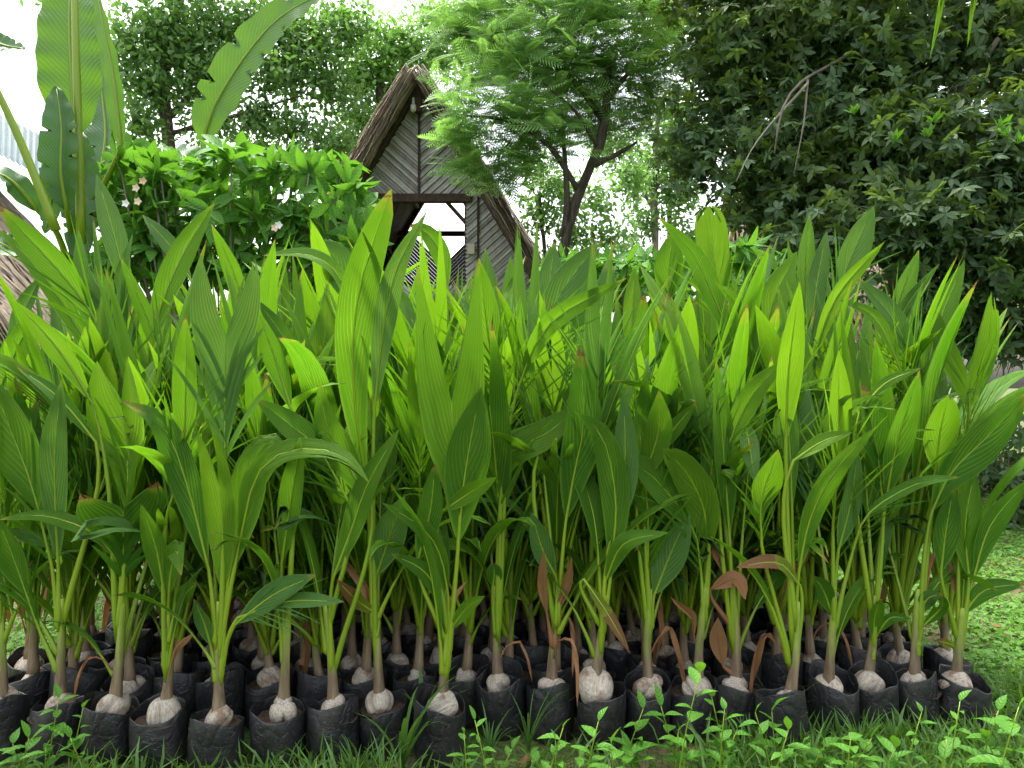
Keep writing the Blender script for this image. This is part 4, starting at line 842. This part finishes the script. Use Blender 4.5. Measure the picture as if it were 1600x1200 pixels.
# ------------------------------------------------------------------ banana plants
def banana_leaf(parent, pts, w, mat, o3, hint=(0, -1, .2), org=None, rag=0, s=.93, fold=.15, tm=.4, bl=.6, tw=0.):
    q = [np.array(P(*p_)) - o3 for p_ in pts]; D = pts[0][2]; W_ = w / F * D / 2
    K = 46; C = catmull(q, K); T = unit(np.gradient(C, axis=0)); hint = np.array(hint, float); Sd = unit(np.cross(T, hint)); Nn = np.cross(Sd, T)
    a_ = np.linspace(0, tw, K)[:, None]; Sd, Nn = Sd * np.cos(a_) + Nn * np.sin(a_), Nn * np.cos(a_) - Sd * np.sin(a_)
    V = []; Fc = []; UV = []; cols = (-1, -.66, -.33, 0, .33, .66, 1)
    cut = {sg: set(random.sample(range(8, K - 4), rag)) for sg in (-1, 1)}
    for j in range(K):
        t_ = j / (K - 1); pr = math.sin(math.pi / 2 * min(1, t_ / tm)) ** .6 if t_ < tm else max(.01, math.cos(math.pi / 2 * (t_ - tm) / (1 - tm))) ** bl
        for c in cols:
            nr = abs(c) > .9 and j in cut[1 if c > 0 else -1]
            ww = W_ * pr * c * (.45 if nr else 1); V.append(C[j] + Sd[j] * ww * math.cos(fold) + Nn[j] * (abs(ww) * math.sin(fold) + .012 * W_ / .2 * math.sin(j * .9 + c * 2) * abs(c))); UV.append((.5 + c / 2, t_))
    for j in range(K - 1):
        for c in range(6): Fc.append((j * 7 + c, j * 7 + c + 1, j * 7 + c + 8, j * 7 + c + 7))
    o = link('leaf', mesh('leaf', V, Fc, mat, UV), parent)
    pt = [org] + [C[0]] if org is not None else []
    cc = np.vstack([catmull([org, (np.array(org) + C[0]) / 2 + np.array([0, 0, .1]), C[0]], 8)[:-1], C[::4]]) if org is not None else C[::4]
    n_ = len(cc); v, f, u_ = tube_data(cc, np.linspace(.026 if org is not None else .014, .003, n_), 7); link('midrib', mesh('midrib', v, f, M_STEMGREEN, u_), o)
b = empty('banana_plant', (P(120, 600, 5.3).x, 5.3, 0)); o3 = np.array(b.location)
tube('pseudostem', [(0, 0, -.05), (.02, 0, .8), (.0, 0, 1.7), (-.02, 0, 2.2)], .12, .07, M_STEMGREEN, b, 10, 12)
og = np.array((-.02, 0, 2.1))
banana_leaf(b, [(118, 215, 5.1), (112, 120, 5.1), (108, 30, 5.15), (112, -90, 5.3)], 96, M_BANANA, o3, (.15, -1, .1), og, tm=.3)
banana_leaf(b, [(190, 232, 5.0), (178, 120, 5.0), (158, 20, 5.05), (140, -90, 5.2)], 50, M_BANANA, o3, (-.5, -1, .1), og, tm=.22, tw=.5)
banana_leaf(b, [(105, 330, 4.9), (95, 270, 4.85), (96, 200, 4.85), (88, 135, 4.9)], 62, M_BANDK, o3, (.3, -1, .3), og, 3, fold=.5)
banana_leaf(b, [(125, 205, 5.2), (128, 280, 5.15), (126, 340, 5.1), (124, 430, 5.1)], 58, M_BANDK, o3, (.1, -1, .1), og, 4)
banana_leaf(b, [(150, 300, 5.5), (165, 220, 5.6), (160, 150, 5.7), (150, 60, 5.8)], 70, M_BANDK, o3, (-.2, -1, .2), og, 5)
banana_leaf(b, [(100, 220, 5.0), (85, 280, 4.9), (78, 330, 4.9), (70, 365, 4.9)], 40, M_BANDK, o3, (.4, -1, .2), og, 2)
banana_leaf(b, [(60, 330, 4.9), (20, 285, 4.8), (-20, 270, 4.7), (-80, 300, 4.6)], 46, M_BANDK, o3, (0, -.8, .8), og, 3)
banana_leaf(b, [(60, 395, 4.8), (30, 400, 4.7), (0, 380, 4.6), (-60, 370, 4.6)], 50, M_BANDK, o3, (0, -.7, .7), og, 3)
tube('petiole', [P(88, 360, 4.75) - Vector(o3), P(60, 290, 4.7) - Vector(o3), P(25, 205, 4.65) - Vector(o3), P(-15, 120, 4.6) - Vector(o3)], .03, .02, M_STEMGREEN, b, 10, 8)
banana_leaf(b, [(-15, 120, 4.6), (-60, 30, 4.5), (-90, -60, 4.4), (-140, -120, 4.3)], 90, M_BANDK, o3, (.3, -1, -.2), None, 4)
banana_leaf(b, [(-45, 60, 4.5), (-20, 62, 4.5), (10, 72, 4.5), (40, 76, 4.5)], 40, M_BANDK, o3, (.0, -.8, .5), None, 2)
tube('petiole', [P(127, 380, 5.0) - Vector(o3), P(122, 200, 4.95) - Vector(o3), P(118, 60, 4.95) - Vector(o3), P(116, -40, 5.0) - Vector(o3)], .032, .022, M_STEMGREEN, b, 10, 8)
tag(b, 'banana plant with tall upright leaves at the left edge', 'banana plant')
b = empty('banana_plant', (P(322, 600, 6.2).x, 6.2, 0)); o3 = np.array(b.location)
tube('pseudostem', [(0, 0, -.05), (.02, 0, .8), (-.02, 0, 1.7), (-.03, 0, 2.4)], .10, .055, M_STEMGREEN, b, 10, 12)
og = np.array((-.03, 0, 2.3))
banana_leaf(b, [(316, 222, 6.2), (335, 165, 6.2), (385, 85, 6.2), (440, 25, 6.2), (520, -20, 6.2)], 74, M_BANANA, o3, (.1, -1, .35), og, 4, tm=.3, bl=.5)
banana_leaf(b, [(325, 320, 6.4), (300, 260, 6.5), (280, 240, 6.6), (255, 260, 6.7)], 60, M_BANDK, o3, (0, -.8, .6), og, 4)
tag(b, 'banana plant with a single leaf arching right, behind the flowering shrub', 'banana plant')
# hanging palm leaflets from above at the upper right
for (pts_, lab) in (([(1525, -60, 4.2), (1520, -10, 4.2), (1516, 40, 4.2), (1511, 76, 4.2)], 'yellow-green palm leaflet hanging at the top right corner'), ([(1475, -60, 4.4), (1470, 0, 4.4), (1462, 50, 4.4), (1452, 95, 4.4)], 'thin green palm leaflet hanging left of the yellow one')):
    q = [np.array(P(*p_)) for p_ in pts_]; q = [q[0] + np.array([.1, .5, 1.2])] + q
    v, f, u_, C = blade_data(q, .03 if 'yellow' in lab else .016, (0, -1, .1), 8, 10, s=.9, fold=.3); tag(link('palm_leaflet', mesh('palm_leaflet', v, f, M_LEAFB, u_)), lab, 'leaflet')

# ------------------------------------------------------------------ ground and its cover
gv = []; gf = []; G = 60
xs = np.concatenate([np.linspace(-150, -8, 8), np.linspace(-7, 7, 45), np.linspace(8, 150, 8)]); ys = np.concatenate([np.linspace(-60, .5, 6), np.linspace(1, 12, 40), np.linspace(13, 250, 10)])
for y in ys:
    for x in xs: gv.append((x, y, .0))
for j in range(len(ys) - 1):
    for i in range(len(xs) - 1): a = j * len(xs) + i; gf.append((a, a + 1, a + len(xs) + 1, a + len(xs)))
g = link('ground', mesh('ground', gv, gf, M_GROUND)); g['kind'] = 'structure'
def inblock(x, y): return (x > -2.12) & (x < 1.98) & (y > 2.62 + .095 * np.clip(x, -1.2, 1.9)) & (y < 4.85)
def patch(n, xr, yr, keep): 
    x = rng.uniform(*xr, n); y = rng.uniform(yr[0] ** .5, yr[1] ** .5, n) ** 2; k = keep(x, y) & ~inblock(x, y); return np.stack([x[k], y[k], np.zeros(k.sum())], 1)
lump = lambda x, y: (np.sin(x * 3.1 + 1) * np.sin(y * 4.3) + np.sin(x * 7.7 + y * 5) * .6 + rng.uniform(-1, 1, len(x))) 
def blades(name, p, hl, mat, lab, w=.05, lean=.5):
    n = len(p); d = unit(np.stack([rng.normal(0, lean, n), rng.normal(0, lean, n), np.ones(n)], 1)); z = unit(rng.normal(size=(n, 3)) * np.array([1, 1, .1]))
    tv, tf, tu = tpl_leaf(w, .1, .45); o = scatter(name, (tv, tf, tu), p, d, z, rng.uniform(*hl, n), mat); tag(o, lab, 'grass', kind='stuff')
blades('grass', np.vstack([patch(14000, (-1.6, 3.2), (1.9, 2.95), lambda x, y: lump(x, y) > .1 - .5 * (x > -.3)), patch(9000, (.6, 3.2), (2.2, 3.2), lambda x, y: lump(x, y) > .0)]), (.05, .17), M_GRASS, 'short green grass in front of the bags', .07, .6)
p = np.vstack([patch(60000, (1.7, 7), (2.2, 8.5), lambda x, y: lump(x, y) > -.9), patch(26000, (-6, -1.9), (2.5, 8), lambda x, y: lump(x, y) > -.9), patch(6000, (-1.6, 3), (1.9, 2.9), lambda x, y: lump(x, y) > .6)])
n = len(p); p[:, 2] = rng.uniform(.008, .05, n)
scl = scatter('ground_cover', tpl_leaf(.85, .1, .1), p, unit(rng.normal(size=(n, 3)) * np.array([1, 1, .3])), unit(rng.normal(size=(n, 3)) * .35 + np.array([0, -.1, 1])), rng.uniform(.018, .04, n), M_CLOVER); tag(scl, 'clover-like ground cover on the lawn beside the block', 'ground cover', kind='stuff')
p = patch(9000, (-1.8, 3), (1.9, 2.95), lambda x, y: lump(x, y) > .2); n = len(p); p[:, 2] = rng.uniform(.004, .02, n)
tag(scatter('straw', tpl_leaf(.035, .1, .1), p, unit(rng.normal(size=(n, 3)) * np.array([1, 1, .12])), np.tile([0, 0, 1.], (n, 1)), rng.uniform(.05, .15, n), M_STRAW), 'dry straw scattered on the soil before the bags', 'straw', kind='stuff')
blades('lawn_grass', np.vstack([patch(16000, (1.9, 6.5), (2.3, 7), lambda x, y: lump(x, y) > -.2), patch(5000, (-5, -2.1), (2.6, 7), lambda x, y: lump(x, y) > -.2)]), (.03, .075), M_GRASS, 'short lawn grass at both sides of the block', .09, .8)
# weeds
WL = [leaf_mesh('leaf', .074, .031 + .004 * k, M_WEED, .15 + .12 * k, .3, 5) for k in range(4)]
def weed(px, py, D, kind=0):
    top = P(px, py, D); h = max(.08, top.z); big = random.uniform(.65, 1.3); w_ = empty('weed', (top.x + random.uniform(-.09, .09), D, 0)); lx = top.x - w_.location.x
    tube('stem', [(0, 0, -.01), (lx * .4, random.uniform(-.01, .01), h * .5), (lx, 0, h * .97)], .0028, .0015, M_STEMGREEN, w_, 6, 5)
    nl = random.randint(6, 10)
    for k in range(nl):
        t_ = .3 + .7 * (k + 1) / nl; o = link('leaf', WL[random.randrange(4)], w_, (lx * t_, 0, h * .97 * t_)); sc_ = big * random.uniform(.55, 1.15) * (1 if k < nl - 1 else .8)
        el = random.uniform(.2, .8) if k < nl - 1 else 1.2
        o.rotation_euler = (Matrix.Rotation(k * 2.4 + random.uniform(-.3, .3), 3, 'Z') @ Matrix.Rotation(-el, 3, 'Y')).to_euler(); o.scale = (sc_,) * 3
    return w_
for k, (px, py) in enumerate([(725, 1140), (742, 1120), (800, 1168), (832, 1178), (868, 1150), (880, 1132), (935, 1122), (955, 1158), (1005, 1104), (1033, 1100), (1060, 1140), (1094, 1044), (1112, 1085), (1132, 1104), (1152, 1135), (1180, 1108), (1206, 1108), (1232, 1136), (1290, 1160), (1330, 1142), (1362, 1150), (1440, 1108), (1500, 1090), (1480, 1150), (1560, 1106), (1592, 1098), (1254, 1160), (1540, 1150), (985, 1170), (1075, 1172), (1120, 1165), (1400, 1165), (905, 1178)]):
    w_ = weed(px, py, random.uniform(2.2, 2.48)); nf = min(ROWS[0], key=lambda q: abs(q.X / q.Y - w_.location.x / w_.location.y)); tag(w_, 'broad-leaved weed before the seedling ' + nf.txt, 'weed', 'weeds in front of the bags at right')
for (px, py, D) in ((92, 1086, 2.42), (130, 1102, 2.42), (45, 1150, 2.38), (72, 1165, 2.36), (20, 1160, 2.4), (110, 1150, 2.38)):
    tag(weed(px, py, D), 'leafy vine weed climbing before the leftmost bags', 'weed', 'vine weeds at the left corner')
def tuft(px, py, D, nb, lab, w=.012, hmul=1.):
    base = P(px, 600, D); h = max(.1, P(px, py, D).z) * hmul; mb = MB()
    for k in range(nb):
        a = random.uniform(0, 6.28); ll = h * random.uniform(.6, 1.05); o_ = np.array([math.cos(a), math.sin(a), 0]); sd_ = np.array([-math.sin(a), math.cos(a), 0]); out = random.uniform(.15, .6) * ll; V = []; Fc = []
        for j in range(7):
            t_ = j / 6; c = o_ * out * t_ ** 1.6 + np.array([0, 0, ll * (t_ - .28 * t_ ** 3)]); ww = w * random.uniform(.8, 1) * math.sin(math.pi * min(1, t_ * .8 + .2)) if j < 6 else .0005
            V += [c - sd_ * ww, c - o_ * ww * .3, c + sd_ * ww]
        for j in range(6):
            for c in range(2): Fc.append((j * 3 + c, j * 3 + c + 1, j * 3 + c + 4, j * 3 + c + 3))
        mb.add(V, Fc)
    o = mb.build('grass_tuft', M_GRASS, None, True); o.location = (base.x, D, 0); tag(o, lab, 'grass tuft', 'grass tufts among the bags')
for (px, py, D, nb, lab, w) in ((628, 1030, 2.52, 9, 'broad-bladed grass tuft left of the rabbit-ear seedling bag', .011), (662, 1000, 2.72, 7, 'tall broad grass blades behind the rabbit-ear seedling bag', .015), (555, 1120, 2.45, 16, 'fine grass tuft before the bags left of centre', .004), (600, 1130, 2.42, 14, 'fine grass tuft at the foot of the tallest-leaved seedling', .004), (765, 1080, 2.62, 14, 'grass tuft right of the rabbit-ear seedling bag', .004), (825, 1035, 2.66, 12, 'wispy grass tuft left of the bag with dry pinkish leaves', .003), (1215, 1010, 2.75, 12, 'wispy grass tuft beside the orange-drying seedling', .003), (1345, 1070, 2.6, 22, 'dense grass tuft before the right-hand bags', .005), (1400, 1075, 2.62, 20, 'dense grass tuft before the second bag from the right end', .005), (1530, 1100, 2.6, 12, 'thin grass tuft at the right end of the bags', .004)):
    tuft(px, py, D, nb, lab, w)
# fallen dry leaves on the lawn
FL = leaf_mesh('fallen_leaf', .09, .035, M_DEAD, .2, .4, 5)
for k, (px, py, lab) in enumerate(((1548, 988, 'larger dry brown leaf fallen on the lawn at right'), (1560, 955, 'small dry brown leaf fallen on the lawn at right, farther back'), (1100, 1190, 'dry brown leaf on the ground at bottom right of centre'), (840, 1190, 'dry leaf on the ground at bottom centre'), (1585, 880, 'pinkish dry leaf far back on the lawn at right'))):
    D = CAMZ * F / (py - 600); o = link('fallen_leaf', FL, None, (P(px, py, D).x, D, .035)); o.rotation_euler = (.1, .05, k * 1.3); tag(o, lab, 'leaf', 'fallen leaves')
# low undergrowth at the far side of the lawn
for (px, D, lab) in ((1590, 7.0, 'dark undergrowth bush at the right edge beyond the lawn'), (1500, 7.4, 'dark undergrowth bush behind the right end of the block'), (40, 7.2, 'dark undergrowth bush at the left edge beyond the lawn')):
    b = empty('undergrowth_bush', (P(px, 600, D).x, D, 0)); o3 = np.array(b.location); c = rng.normal(size=(260, 3)) * np.array([.55, .3, .3]) + np.array([0, 0, .5]); c[:, 2] = np.abs(c[:, 2]) + .03
    a_, b_, c_ = rosettes(c, 6); scatter('foliage', tpl_leaf(.45, .1, .2), a_, b_, c_, rng.uniform(.06, .12, len(a_)), M_DARK, b)['kind'] = 'stuff'
    for q in range(4): tube('stem', [(random.uniform(-.1, .1), 0, 0), (random.uniform(-.4, .4), random.uniform(-.2, .2), .7)], .015, .006, M_BARK, b, 5, 5)
    tag(b, lab, 'bush')
